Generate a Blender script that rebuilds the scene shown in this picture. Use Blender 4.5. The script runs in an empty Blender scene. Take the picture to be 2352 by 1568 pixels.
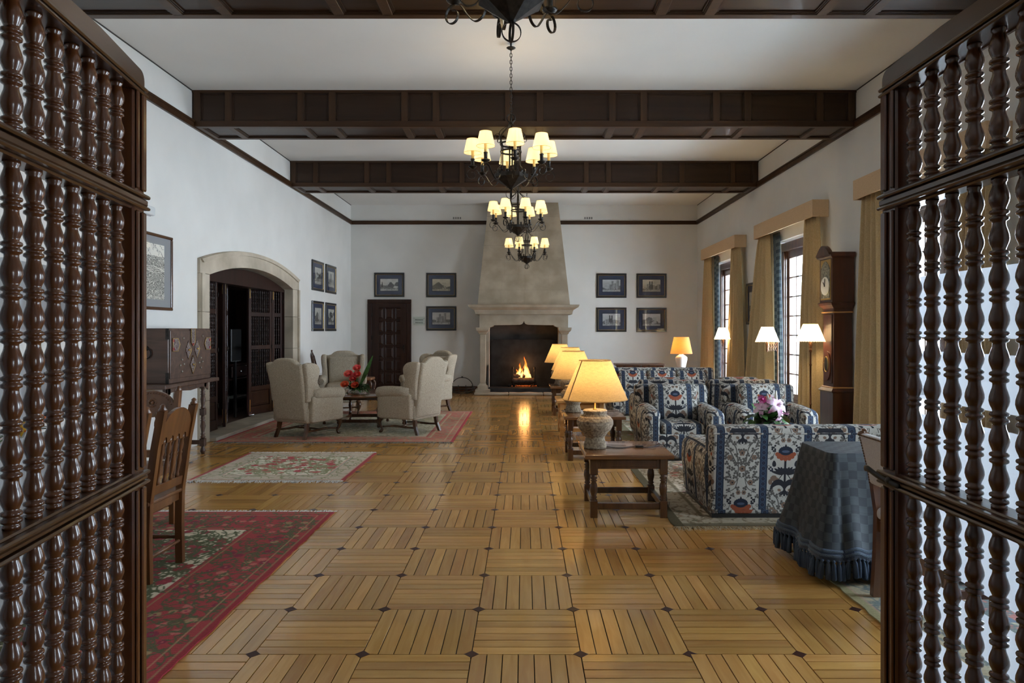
import bpy, bmesh, math, random
import numpy as np
from math import sin, cos, pi, radians as R, sqrt, atan2, hypot
from mathutils import Vector as V, Matrix, Euler
random.seed(7); NP = np.random.RandomState(5)
C = bpy.context.scene.collection
S = bpy.context.scene
# ---------------------------------------------------------------- camera
cd = bpy.data.cameras.new('camera'); cam = bpy.data.objects.new('camera', cd); C.objects.link(cam)
cam.location = (0, 0, 1.48); cam.rotation_euler = (R(90), 0, 0)
cd.sensor_width = 36; cd.lens = 36*1560/2352; cd.shift_x = -28/2352; cd.shift_y = -26/2352; cd.clip_start = .05
S.camera = cam
# ---------------------------------------------------------------- world, daylight portals, exposure
SKY = 57.0
w = bpy.data.worlds.new('overcast_sky'); S.world = w; w.use_nodes = True
nt = w.node_tree; bg = nt.nodes['Background']
tc = nt.nodes.new('ShaderNodeTexCoord'); sp = nt.nodes.new('ShaderNodeSeparateXYZ'); rp = nt.nodes.new('ShaderNodeValToRGB')
nt.links.new(tc.outputs['Generated'], sp.inputs[0]); nt.links.new(sp.outputs['Z'], rp.inputs[0]); nt.links.new(rp.outputs[0], bg.inputs[0])
rp.color_ramp.elements[0].position = 0; rp.color_ramp.elements[0].color = (.74, .87, 1, 1)
rp.color_ramp.elements[1].position = .7; rp.color_ramp.elements[1].color = (.60, .80, 1, 1)
bg.inputs[1].default_value = SKY
S.view_settings.view_transform = 'Standard'; S.view_settings.look = 'None'; S.view_settings.gamma = 1
S.view_settings.use_curve_mapping = False; S.view_settings.exposure = -0.35
cy = S.cycles
cy.max_bounces = 8; cy.diffuse_bounces = 4; cy.glossy_bounces = 3; cy.transmission_bounces = 5; cy.transparent_max_bounces = 16
cy.caustics_reflective = False; cy.caustics_refractive = False; cy.sample_clamp_indirect = 20; cy.blur_glossy = 1.0
def portal(x, y, z, sx, sz, face):
    l = bpy.data.lights.new('daylight_portal', 'AREA'); l.shape = 'RECTANGLE'; l.size = sx; l.size_y = sz; l.cycles.is_portal = True
    o = bpy.data.objects.new('daylight_portal', l); C.objects.link(o); o.location = (x, y, z)
    o.rotation_euler = (R(90), 0, R(90)) if face < 0 else (R(90), 0, R(-90))
    return o
WINS = [(13.3, 14.9), (9.75, 11.35), (6.25, 7.85), (2.75, 4.35)]
for a, b in WINS: portal(4.62, (a+b)/2, 1.55, b-a, 2.7, -1)
portal(4.62, -2.1, 1.15, .5, 2.3, -1)

# ---------------------------------------------------------------- object helpers
def tag(o, label=None, cat=None, group=None, kind=None):
    if label: o['label'] = label
    if cat: o['category'] = cat
    if group: o['group'] = group
    if kind: o['kind'] = kind
    return o
def empty(name, loc=(0,0,0), rz=0, label=None, cat=None, group=None):
    o = bpy.data.objects.new(name, None); C.objects.link(o); o.location = loc; o.rotation_euler = (0, 0, rz)
    o.empty_display_size = .1
    return tag(o, label, cat, group)
class MB:
    def __init__(s): s.v = []; s.f = []; s.uv = []; s.sm = []
    def add(s, vs, fs, uvs=None, smooth=False):
        n = len(s.v); s.v += [tuple(p) for p in vs]
        for i, f in enumerate(fs):
            s.f.append([a+n for a in f]); s.sm.append(smooth)
            s.uv.append(uvs[i] if uvs else None)
        return s
    def xf(s, m):
        s.v = [tuple(m @ V(p)) for p in s.v]; return s
    def join(s, o, m=None):
        vs = [tuple(m @ V(p)) for p in o.v] if m is not None else o.v
        n = len(s.v); s.v += vs; s.f += [[a+n for a in f] for f in o.f]; s.uv += o.uv; s.sm += o.sm
        return s
    def box(s, x0, x1, y0, y1, z0, z1, bev=0):
        if x0 > x1: x0, x1 = x1, x0
        if y0 > y1: y0, y1 = y1, y0
        if z0 > z1: z0, z1 = z1, z0
        if bev:
            b = min(bev, (x1-x0)*.45, (y1-y0)*.45, (z1-z0)*.45)
            return s.rbox(((x0+x1)/2, (y0+y1)/2, (z0+z1)/2), (x1-x0, y1-y0, z1-z0), b, flat=True)
        vs = [(x0,y0,z0),(x1,y0,z0),(x1,y1,z0),(x0,y1,z0),(x0,y0,z1),(x1,y0,z1),(x1,y1,z1),(x0,y1,z1)]
        fs = [(0,3,2,1),(4,5,6,7),(0,1,5,4),(1,2,6,5),(2,3,7,6),(3,0,4,7)]
        uvs = []
        for f in fs:
            p = [vs[i] for i in f]
            if f in ((0,3,2,1),(4,5,6,7)): uvs.append([(q[0], q[1]) for q in p])
            elif f in ((0,1,5,4),(2,3,7,6)): uvs.append([(q[0], q[2]) for q in p])
            else: uvs.append([(q[1], q[2]) for q in p])
        return s.add(vs, fs, uvs)
    def rbox(s, c, size, r, n=(1,1,1), fn=None, uvo=(0,0,0), flat=False):
        """rounded, subdivided box; uv = box projection in metres before deformation"""
        h = [a/2 for a in size]; r = min(r, min(h)*.98)
        def ax(hh, k):
            e = [-hh, -hh+r] if flat else [-hh, -hh+.3*r, -hh+.62*r, -hh+r]
            mid = [(-hh+r) + (2*hh-2*r)*i/k for i in range(1, k)]
            return e + mid + [-a for a in reversed(e)]
        A = [ax(h[i], n[i]) for i in range(3)]; idx = {}; vs = []
        def vert(i, j, k):
            key = (i, j, k)
            if key in idx: return idx[key]
            p = V((A[0][i], A[1][j], A[2][k])); q = V([max(-(h[a]-r), min(h[a]-r, p[a])) for a in range(3)])
            d = p-q; L = d.length
            if L > 1e-9:
                d = d/L*r if not flat else d*(1.0 if sum(abs(t) > 1e-9 for t in d) < 2 else .5)
            p = q+d
            p = V((p.x+c[0], p.y+c[1], p.z+c[2]))
            uvp = p.copy()
            if fn: p = V(fn(p.x, p.y, p.z))
            idx[key] = len(vs); vs.append((p, uvp)); return idx[key]
        L = [len(a)-1 for a in A]; fs = []; us = []
        def quad(a, b, c_, d, m):
            f = (a, b, c_, d); fs.append(f)
            us.append([((vs[i][1][1] if m == 0 else vs[i][1][0]) + uvo[0], (vs[i][1][1] if m == 2 else vs[i][1][2]) + uvo[1]) for i in f])
        for i in range(L[0]):
            for j in range(L[1]):
                quad(vert(i,j,0), vert(i,j+1,0), vert(i+1,j+1,0), vert(i+1,j,0), 2)
                quad(vert(i,j,L[2]), vert(i+1,j,L[2]), vert(i+1,j+1,L[2]), vert(i,j+1,L[2]), 2)
        for i in range(L[0]):
            for k in range(L[2]):
                quad(vert(i,0,k), vert(i+1,0,k), vert(i+1,0,k+1), vert(i,0,k+1), 1)
                quad(vert(i,L[1],k), vert(i,L[1],k+1), vert(i+1,L[1],k+1), vert(i+1,L[1],k), 1)
        for j in range(L[1]):
            for k in range(L[2]):
                quad(vert(0,j,k), vert(0,j,k+1), vert(0,j+1,k+1), vert(0,j+1,k), 0)
                quad(vert(L[0],j,k), vert(L[0],j+1,k), vert(L[0],j+1,k+1), vert(L[0],j,k+1), 0)
        return s.add([p for p, _ in vs], fs, us, smooth=not flat)
    def prism(s, pts, a0, a1, axis='y', smooth=False):
        """polygon in the two other axes extruded between a0 and a1"""
        def P(p, a): return {'x': (a, p[0], p[1]), 'y': (p[0], a, p[1]), 'z': (p[0], p[1], a)}[axis]
        n = len(pts); vs = [P(p, a0) for p in pts] + [P(p, a1) for p in pts]
        fs = [tuple(range(n))[::-1], tuple(range(n, 2*n))] + [(i, (i+1) % n, n+(i+1) % n, n+i) for i in range(n)]
        uvs = [[pts[i] for i in f_] for f_ in [tuple(range(n))[::-1], tuple(range(n))]]
        acc = [0]
        for i in range(n): acc.append(acc[-1]+hypot(pts[i][0]-pts[(i+1) % n][0], pts[i][1]-pts[(i+1) % n][1]))
        for i in range(n): uvs.append([(acc[i], a0), (acc[i+1], a0), (acc[i+1], a1), (acc[i], a1)])
        s.add(vs, fs, uvs)
        if smooth:
            for i in range(n): s.sm[-1-i] = True
        return s
    def puff(s, pts, a0, a1, r, axis='x', uvo=(0,0)):
        """cushion-like prism with rounded rim"""
        cx = sum(p[0] for p in pts)/len(pts); cz = sum(p[1] for p in pts)/len(pts)
        n = len(pts); lay = []
        for t in (0, .35, 1): lay.append((a0+r*(1-sqrt(1-(1-t)**2)) if a1 > a0 else a0, -r*(1-t)**2))
        L = [(a0, -r*.9), (a0+r*.3, -r*.3), (a0+r, 0), (a1-r, 0), (a1-r*.3, -r*.3), (a1, -r*.9)]
        def P(p, a, off):
            d = hypot(p[0]-cx, p[1]-cz) or 1; k = max(.05, (d+off)/d); q = (cx+(p[0]-cx)*k, cz+(p[1]-cz)*k)
            return {'x': (a, q[0], q[1]), 'y': (q[0], a, q[1]), 'z': (q[0], q[1], a)}[axis]
        vs = [P(p, a, o) for a, o in L for p in pts]; fs = []; uvs = []
        acc = [0]
        for i in range(n): acc.append(acc[-1]+hypot(pts[i][0]-pts[(i+1) % n][0], pts[i][1]-pts[(i+1) % n][1]))
        for k in range(len(L)-1):
            for i in range(n):
                fs.append((k*n+i, k*n+(i+1) % n, (k+1)*n+(i+1) % n, (k+1)*n+i))
                uvs.append([(L[k][0]+uvo[0], acc[i]), (L[k][0]+uvo[0], acc[i+1]), (L[k+1][0]+uvo[0], acc[i+1]), (L[k+1][0]+uvo[0], acc[i])])
        m = (len(L)-1)*n
        fs += [tuple(range(n))[::-1], tuple(range(m, m+n))]; uvs += [[(pts[i][0]+uvo[0], pts[i][1]+uvo[1]) for i in range(n)][::-1], [(pts[i][0]+uvo[0], pts[i][1]+uvo[1]) for i in range(n)]]
        return s.add(vs, fs, uvs, smooth=True)
    def lathe(s, prof, n=16, c=(0,0,0), smooth=True, cap=True, rot=0):
        vs = []; fs = []; uvs = []
        for r, z in prof:
            for i in range(n):
                a = rot+2*pi*i/n; vs.append((c[0]+r*cos(a), c[1]+r*sin(a), c[2]+z))
        for k in range(len(prof)-1):
            for i in range(n):
                j = (i+1) % n; fs.append((k*n+i, k*n+j, (k+1)*n+j, (k+1)*n+i))
                uvs.append([(i/n, prof[k][1]), ((i+1)/n, prof[k][1]), ((i+1)/n, prof[k+1][1]), (i/n, prof[k+1][1])])
        s.add(vs, fs, uvs, smooth)
        if cap:
            b = len(s.v)-len(vs)
            s.f += [[b+i for i in range(n)][::-1], [b+(len(prof)-1)*n+i for i in range(n)]]; s.uv += [None, None]; s.sm += [False, False]
        return s
    def tube(s, pts, rad, n=8, smooth=True, flat=None, rot=0):
        pts = [V(p) for p in pts]; m = len(pts)
        if not hasattr(rad, '__len__'): rad = [rad]*m
        T = []
        for i in range(m):
            a = pts[max(0, i-1)]; b = pts[min(m-1, i+1)]; t = (b-a)
            T.append(t.normalized() if t.length > 1e-9 else V((0,0,1)))
        up = V((0,0,1)) if abs(T[0].z) < .9 else V((1,0,0))
        N = (up - T[0]*up.dot(T[0])).normalized(); vs = []; fs = []
        for i in range(m):
            N = (N - T[i]*N.dot(T[i])).normalized(); B = T[i].cross(N)
            for k in range(n):
                a = rot+2*pi*k/n
                vs.append(pts[i] + N*cos(a)*rad[i]*(flat[0] if flat else 1) + B*sin(a)*rad[i]*(flat[1] if flat else 1))
        for i in range(m-1):
            for k in range(n):
                j = (k+1) % n; fs.append((i*n+k, i*n+j, (i+1)*n+j, (i+1)*n+k))
        fs += [tuple(range(n))[::-1], tuple(range((m-1)*n, m*n))]
        return s.add(vs, fs, None, smooth)
    def strap(s, rz, w, t, ang=0, c=(0,0,0)):
        """flat iron bar following a curve (r,z) in the radial plane at angle ang"""
        m = len(rz); vs = []; fs = []; ca, sa = cos(ang), sin(ang)
        for i in range(m):
            a = rz[max(0, i-1)]; b = rz[min(m-1, i+1)]; dx, dz = b[0]-a[0], b[1]-a[1]; L = hypot(dx, dz) or 1
            nx, nz = -dz/L*t/2, dx/L*t/2
            for (q, sg) in ((-w/2, -1), (w/2, -1), (w/2, 1), (-w/2, 1)):
                r_, z_ = rz[i][0]+nx*sg, rz[i][1]+nz*sg
                vs.append((c[0]+r_*ca-q*sa, c[1]+r_*sa+q*ca, c[2]+z_))
        for i in range(m-1):
            for k in range(4):
                j = (k+1) % 4; fs.append((i*4+k, i*4+j, (i+1)*4+j, (i+1)*4+k))
        fs += [(3,2,1,0), tuple(range((m-1)*4, m*4))]
        return s.add(vs, fs, None, False)
    def ring(s, c, R0, r, axis='z', n=20, k=6, flat=None):
        pts = []
        for i in range(n+1):
            a = 2*pi*i/n
            pts.append({'z': (c[0]+R0*cos(a), c[1]+R0*sin(a), c[2]), 'y': (c[0]+R0*cos(a), c[1], c[2]+R0*sin(a)), 'x': (c[0], c[1]+R0*cos(a), c[2]+R0*sin(a))}[axis])
        return s.tube(pts, r, k, flat=flat)
    def sph(s, c, r, n=10, sc=(1,1,1)):
        prof = [(max(.0005, r*sin(pi*i/n)), -r*cos(pi*i/n)) for i in range(n+1)]
        b = len(s.v); s.lathe(prof, n+2)
        for i in range(b, len(s.v)):
            p = s.v[i]; s.v[i] = (c[0]+p[0]*sc[0], c[1]+p[1]*sc[1], c[2]+p[2]*sc[2])
        return s
    def loft(s, rects):
        """stacked rectangles (z,x0,x1,y0,y1)"""
        vs = []; fs = []
        for z, x0, x1, y0, y1 in rects: vs += [(x0,y0,z),(x1,y0,z),(x1,y1,z),(x0,y1,z)]
        for k in range(len(rects)-1):
            for i in range(4):
                j = (i+1) % 4; fs.append((k*4+i, k*4+j, (k+1)*4+j, (k+1)*4+i))
        m = 4*(len(rects)-1); fs += [(3,2,1,0), (m,m+1,m+2,m+3)]
        return s.add(vs, fs)
    def mesh(s, name, mat):
        me = bpy.data.meshes.new(name); me.from_pydata(s.v, [], s.f)
        ul = me.uv_layers.new(name='UVMap'); flat = []
        for f, u in zip(s.f, s.uv):
            if u is None: flat += [0.0]*(2*len(f))
            else:
                for q in u: flat += [q[0], q[1]]
        ul.data.foreach_set('uv', flat)
        me.polygons.foreach_set('use_smooth', s.sm)
        if mat: me.materials.append(mat)
        me.update(); return me
    def obj(s, name, mat, parent=None, loc=None, rot=None):
        o = bpy.data.objects.new(name, s.mesh(name, mat)); C.objects.link(o)
        if parent: o.parent = parent
        if loc: o.location = loc
        if rot: o.rotation_euler = rot
        return o
def inst(name, me, parent=None, loc=(0,0,0), rot=(0,0,0), sc=None):
    o = bpy.data.objects.new(name, me); C.objects.link(o); o.location = loc; o.rotation_euler = rot
    if sc: o.scale = sc
    if parent: o.parent = parent
    return o
def copy_tree(o, parent=None):
    c = o.copy(); C.objects.link(c); c.parent = parent
    for ch in list(o.children): copy_tree(ch, c)
    return c
def dup(root, loc, rz, label, group=None):
    c = copy_tree(root); c.location = loc; c.rotation_euler = (0, 0, rz); c['label'] = label
    if group: c['group'] = group
    return c
def struct(name, mb, mat, label=None, parent=None):
    o = mb.obj(name, mat, parent); o['kind'] = 'structure'
    if label: o['label'] = label
    return o
def arcpts(cx, cz, r, a0, a1, n): return [(cx+r*cos(a0+(a1-a0)*i/n), cz+r*sin(a0+(a1-a0)*i/n)) for i in range(n+1)]
def smoothpath(pts, k=4):
    out = []; n = len(pts)
    for i in range(n-1):
        p0, p1, p2, p3 = [V(pts[max(0, min(n-1, j))]) for j in (i-1, i, i+1, i+2)]
        for q in range(k):
            t = q/k
            out.append(.5*((2*p1)+(p2-p0)*t+(2*p0-5*p1+4*p2-p3)*t*t+(3*p1-p0-3*p2+p3)*t**3))
    out.append(V(pts[-1])); return out
def sp2(pts, k=5): return [(p.x, p.y) for p in smoothpath([(a, b, 0) for a, b in pts], k)]

# ---------------------------------------------------------------- materials
def N(nt, t, **kw):
    n = nt.nodes.new(t)
    for k, v in kw.items(): setattr(n, k, v)
    return n
def mat(name, col=(.5,.5,.5), rough=.5, metal=0, coat=0, spec=.5, sheen=0, trans=0, coatr=.05):
    m = bpy.data.materials.new(name); m.use_nodes = True; b = m.node_tree.nodes['Principled BSDF']
    b.inputs['Base Color'].default_value = (*col, 1); b.inputs['Roughness'].default_value = rough; b.inputs['Metallic'].default_value = metal
    b.inputs['Coat Weight'].default_value = coat; b.inputs['Coat Roughness'].default_value = coatr; b.inputs['Specular IOR Level'].default_value = spec
    b.inputs['Sheen Weight'].default_value = sheen
    return m
def nodes(m): return m.node_tree, m.node_tree.nodes['Principled BSDF']
def noisy(name, c1, c2, scale=5, stretch=(1,1,1), rough=.5, detail=6, bump=0, bscale=None, coat=0, metal=0, lo=.35, hi=.65, coord='Object', dist=0, sheen=0, coatr=.08, spec=.5):
    m = mat(name, c1, rough, metal, coat, spec, sheen, coatr=coatr); nt, b = nodes(m)
    tc = N(nt, 'ShaderNodeTexCoord'); mp = N(nt, 'ShaderNodeMapping'); mp.inputs['Scale'].default_value = stretch
    nz = N(nt, 'ShaderNodeTexNoise'); nz.inputs['Scale'].default_value = scale; nz.inputs['Detail'].default_value = detail; nz.inputs['Distortion'].default_value = dist
    r = N(nt, 'ShaderNodeValToRGB'); r.color_ramp.elements[0].position = lo; r.color_ramp.elements[1].position = hi
    r.color_ramp.elements[0].color = (*c1, 1); r.color_ramp.elements[1].color = (*c2, 1)
    L = nt.links.new
    L(tc.outputs[coord], mp.inputs[0]); L(mp.outputs[0], nz.inputs[0]); L(nz.outputs[0], r.inputs[0]); L(r.outputs[0], b.inputs['Base Color'])
    if bump:
        bn = N(nt, 'ShaderNodeBump'); bn.inputs['Strength'].default_value = bump; bn.inputs['Distance'].default_value = .01
        n2 = nz
        if bscale:
            n2 = N(nt, 'ShaderNodeTexNoise'); n2.inputs['Scale'].default_value = bscale; n2.inputs['Detail'].default_value = 3; L(mp.outputs[0], n2.inputs[0])
        L(n2.outputs[0], bn.inputs['Height']); L(bn.outputs[0], b.inputs['Normal'])
    return m
def wood(name, c1, c2, axis=2, rough=.3, coat=.3, scale=9, bump=.05, lo=.3, hi=.7):
    st = [1, 1, 1]; st[axis] = .08
    return noisy(name, c1, c2, scale*2, st, rough, 5, bump, None, coat, lo=lo, hi=hi, dist=.6)
def imgmat(name, arr, rough=.8, scale=(1,1), sheen=0, bump=0, noise=.0, coat=0, trans=0, interp='Linear', ext='REPEAT', nscale=900):
    h, w_ = arr.shape[:2]; im = bpy.data.images.new(name, w_, h, alpha=False, float_buffer=False)
    a = np.ones((h, w_, 4), np.float32); q = np.clip(arr, 0, 1); a[..., :3] = np.where(q < .0031308, q*12.92, 1.055*np.power(np.maximum(q, 1e-6), 1/2.4)-.055)
    im.pixels.foreach_set(a.ravel()); im.update(); im.pack()
    m = mat(name, rough=rough, sheen=sheen, coat=coat); nt, b = nodes(m); L = nt.links.new
    uv = N(nt, 'ShaderNodeUVMap'); mp = N(nt, 'ShaderNodeMapping'); mp.inputs['Scale'].default_value = (1/scale[0], 1/scale[1], 1)
    t = N(nt, 'ShaderNodeTexImage'); t.image = im; t.interpolation = interp; t.extension = ext
    L(uv.outputs[0], mp.inputs[0]); L(mp.outputs[0], t.inputs[0])
    out = t.outputs[0]
    if noise or bump:
        tc = N(nt, 'ShaderNodeTexCoord'); nz = N(nt, 'ShaderNodeTexNoise'); nz.inputs['Scale'].default_value = nscale; nz.inputs['Detail'].default_value = 2
        L(tc.outputs['Object'], nz.inputs[0])
        if noise:
            mr = N(nt, 'ShaderNodeMapRange'); mr.inputs[1].default_value = .3; mr.inputs[2].default_value = .7; mr.inputs[3].default_value = 1-noise; mr.inputs[4].default_value = 1+noise
            mx = N(nt, 'ShaderNodeVectorMath', operation='MULTIPLY'); L(nz.outputs[0], mr.inputs[0]); L(out, mx.inputs[0]); L(mr.outputs[0], mx.inputs[1]); out = mx.outputs[0]
        if bump:
            bn = N(nt, 'ShaderNodeBump'); bn.inputs['Strength'].default_value = bump; bn.inputs['Distance'].default_value = .004
            L(nz.outputs[0], bn.inputs['Height']); L(bn.outputs[0], b.inputs['Normal'])
    L(out, b.inputs['Base Color'])
    if trans:
        tr = N(nt, 'ShaderNodeBsdfTranslucent'); mxs = N(nt, 'ShaderNodeMixShader'); mxs.inputs[0].default_value = trans
        L(out, tr.inputs[0]); L(b.outputs[0], mxs.inputs[1]); L(tr.outputs[0], mxs.inputs[2]); L(mxs.outputs[0], nt.nodes['Material Output'].inputs[0])
    return m
def shade_mat(name, col, emis, trans=.6, weave=0, ecol=None):
    """lit lampshade: cloth that lets its bulb's light through and glows"""
    m = mat(name, col, .9); nt, b = nodes(m); L = nt.links.new
    tr = N(nt, 'ShaderNodeBsdfTranslucent'); tr.inputs[0].default_value = (*col, 1)
    mx = N(nt, 'ShaderNodeMixShader'); mx.inputs[0].default_value = trans
    L(b.outputs[0], mx.inputs[1]); L(tr.outputs[0], mx.inputs[2])
    em = N(nt, 'ShaderNodeEmission'); em.inputs[0].default_value = (*(ecol or col), 1); em.inputs[1].default_value = emis
    ad = N(nt, 'ShaderNodeAddShader'); L(mx.outputs[0], ad.inputs[0]); L(em.outputs[0], ad.inputs[1]); L(ad.outputs[0], nt.nodes['Material Output'].inputs[0])
    if weave:
        tc = N(nt, 'ShaderNodeTexCoord'); outs = []
        for st in ((300, 300, 14), (26, 26, 420)):
            mp = N(nt, 'ShaderNodeMapping'); mp.inputs['Scale'].default_value = st; mp.inputs['Rotation'].default_value = (.12, .12, 0)
            nz = N(nt, 'ShaderNodeTexNoise'); nz.inputs['Scale'].default_value = 1; nz.inputs['Detail'].default_value = 2
            L(tc.outputs['Object'], mp.inputs[0]); L(mp.outputs[0], nz.inputs[0]); outs.append(nz.outputs[0])
        a = N(nt, 'ShaderNodeMath', operation='ADD'); L(outs[0], a.inputs[0]); L(outs[1], a.inputs[1])
        mr = N(nt, 'ShaderNodeMapRange'); mr.inputs[1].default_value = .75; mr.inputs[2].default_value = 1.25; mr.inputs[3].default_value = 1-weave; mr.inputs[4].default_value = 1+weave
        L(a.outputs[0], mr.inputs[0])
        for n_, sock, base in ((tr, 0, col), (em, 0, ecol or col), (b, 'Base Color', col)):
            vm = N(nt, 'ShaderNodeVectorMath', operation='MULTIPLY'); vm.inputs[0].default_value = base; L(mr.outputs[0], vm.inputs[1]); L(vm.outputs[0], n_.inputs[sock])
    return m
def glassmat(name, tint=(1,1,1), refl=1.0):
    m = bpy.data.materials.new(name); m.use_nodes = True; nt = m.node_tree; nt.nodes.remove(nt.nodes['Principled BSDF']); L = nt.links.new
    t = N(nt, 'ShaderNodeBsdfTransparent'); t.inputs[0].default_value = (*tint, 1); g = N(nt, 'ShaderNodeBsdfGlossy'); g.inputs['Roughness'].default_value = .02
    f = N(nt, 'ShaderNodeLayerWeight'); f.inputs[0].default_value = .5; p_ = N(nt, 'ShaderNodeMath', operation='POWER'); p_.inputs[1].default_value = 5
    k = N(nt, 'ShaderNodeMath', operation='MULTIPLY_ADD'); k.inputs[1].default_value = .55*refl; k.inputs[2].default_value = .035*refl; L(f.outputs['Facing'], p_.inputs[0])
    mx = N(nt, 'ShaderNodeMixShader'); L(p_.outputs[0], k.inputs[0]); L(k.outputs[0], mx.inputs[0]); L(t.outputs[0], mx.inputs[1]); L(g.outputs[0], mx.inputs[2])
    L(mx.outputs[0], nt.nodes['Material Output'].inputs[0]); return m
def frosted(name, col, trans=.55):
    m = mat(name, col, .45); nt, b = nodes(m); L = nt.links.new
    tr = N(nt, 'ShaderNodeBsdfTranslucent'); tr.inputs[0].default_value = (*col, 1); mx = N(nt, 'ShaderNodeMixShader'); mx.inputs[0].default_value = trans
    L(b.outputs[0], mx.inputs[1]); L(tr.outputs[0], mx.inputs[2]); L(mx.outputs[0], nt.nodes['Material Output'].inputs[0]); return m

M = {}
M['plaster'] = noisy('white_plaster', (.80,.79,.755), (.745,.735,.70), 1.3, rough=.85, detail=3, bump=.08, bscale=60)
M['ceil'] = noisy('ceiling_paint', (.80,.785,.75), (.77,.755,.72), 1.1, rough=.9, detail=2)
M['dark'] = wood('dark_beam_wood', (.034,.014,.006), (.066,.030,.012), 0, .42, .1, 6)
M['darkv'] = wood('dark_beam_wood_upright', (.038,.017,.007), (.072,.034,.014), 2, .42, .1, 6)
M['darkp'] = wood('dark_panel_wood', (.022,.009,.004), (.040,.018,.008), 0, .36, .12, 5)
M['door'] = wood('dark_door_wood', (.020,.007,.004), (.042,.015,.008), 2, .42, .1, 8)
M['fold'] = wood('folding_door_wood', (.014,.005,.004), (.034,.012,.008), 2, .38, .15, 8)
M['lattice'] = wood('varnished_walnut', (.034,.009,.003), (.108,.034,.009), 2, .26, .35, 8, lo=.25, hi=.75)
M['latrail'] = wood('varnished_walnut_rail', (.026,.010,.004), (.062,.026,.009), 1, .28, .35, 8)
M['chairw'] = wood('chair_wood', (.080,.026,.007), (.17,.066,.019), 2, .32, .3, 8)
M['tablew'] = wood('side_table_wood', (.050,.018,.007), (.105,.042,.015), 2, .25, .5, 8)
M['tabletop'] = wood('side_table_top_wood', (.11,.042,.014), (.22,.095,.034), 0, .22, .6, 7)
M['honey'] = wood('honey_wood', (.42,.21,.065), (.62,.34,.12), 0, .3, .4, 7)
M['mahog'] = wood('dark_mahogany', (.045,.013,.006), (.10,.034,.013), 2, .22, .7, 7)
M['clockw'] = wood('clock_mahogany', (.030,.007,.003), (.095,.024,.009), 2, .36, .2, 4)
M['chestw'] = wood('old_chest_wood', (.045,.022,.014), (.115,.058,.037), 0, .45, .15, 8)
M['stone'] = noisy('pale_sandstone', (.33,.275,.20), (.44,.37,.28), 3, rough=.85, bump=.3, bscale=50)
M['archst'] = noisy('arch_sandstone', (.40,.34,.255), (.60,.52,.41), 2.2, rough=.8, bump=.2, bscale=40)
M['stoned'] = noisy('threshold_stone', (.38,.34,.27), (.5,.45,.36), 4, rough=.7, bump=.2)
M['soot'] = noisy('sooty_stone', (.02,.02,.022), (.11,.105,.10), 1.6, rough=.9)
M['iron'] = noisy('black_wrought_iron', (.012,.011,.010), (.035,.03,.026), 30, rough=.38, metal=.6, bump=.1)
M['ironp'] = noisy('dark_iron_plate', (.018,.019,.021), (.04,.042,.046), 4, rough=.45, metal=.5)
M['brass'] = mat('brass', (.75,.52,.18), .28, 1)
M['gilt'] = mat('gilt_edge', (.55,.36,.12), .4, .8)
M['black'] = mat('black_lacquer', (.012,.011,.011), .3, coat=.3)
M['white'] = mat('white_ceramic', (.85,.85,.83), .15, coat=.5)
M['wax'] = mat('cream_candle_sleeve', (.82,.60,.22), .55)
M['wing'] = noisy('oatmeal_chenille', (.335,.275,.20), (.50,.43,.33), 160, (.35,.35,1.3), .95, 3, bump=.3, sheen=.0, lo=.38, hi=.62)
M['curt'] = noisy('gold_beige_curtain', (.46,.335,.17), (.57,.43,.24), 140, (1,1,.5), .85, 2, bump=.1)
M['pelm'] = noisy('beige_pelmet_cloth', (.60,.42,.25), (.68,.49,.31), 120, rough=.85, detail=2)
M['steel'] = mat('steel', (.6,.6,.6), .25, 1)
M['glass'] = glassmat('clear_glass')
M['pglass'] = glassmat('picture_glass', refl=.8)
M['frost'] = frosted('frosted_film', (.88,.93,.99), .66)
M['edge'] = mat('ceiling_shadow_gap', (.05,.045,.04), .8)
M['leaf'] = noisy('green_leaf', (.02,.075,.014), (.07,.19,.04), 12, rough=.4, coat=.2)
M['leather'] = noisy('tan_leather', (.24,.10,.04), (.34,.16,.07), 10, rough=.35, coat=.2)
M['log'] = noisy('charred_log', (.015,.012,.010), (.08,.05,.035), 12, rough=.95, bump=.5)
M['blackpl'] = mat('black_plastic', (.01,.01,.01), .4)
M['paper'] = mat('white_paper', (.8,.8,.8), .7)

for k in ('dark', 'darkv', 'darkp', 'fold', 'door'): M[k].node_tree.nodes['Principled BSDF'].inputs['Specular IOR Level'].default_value = .28
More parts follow.
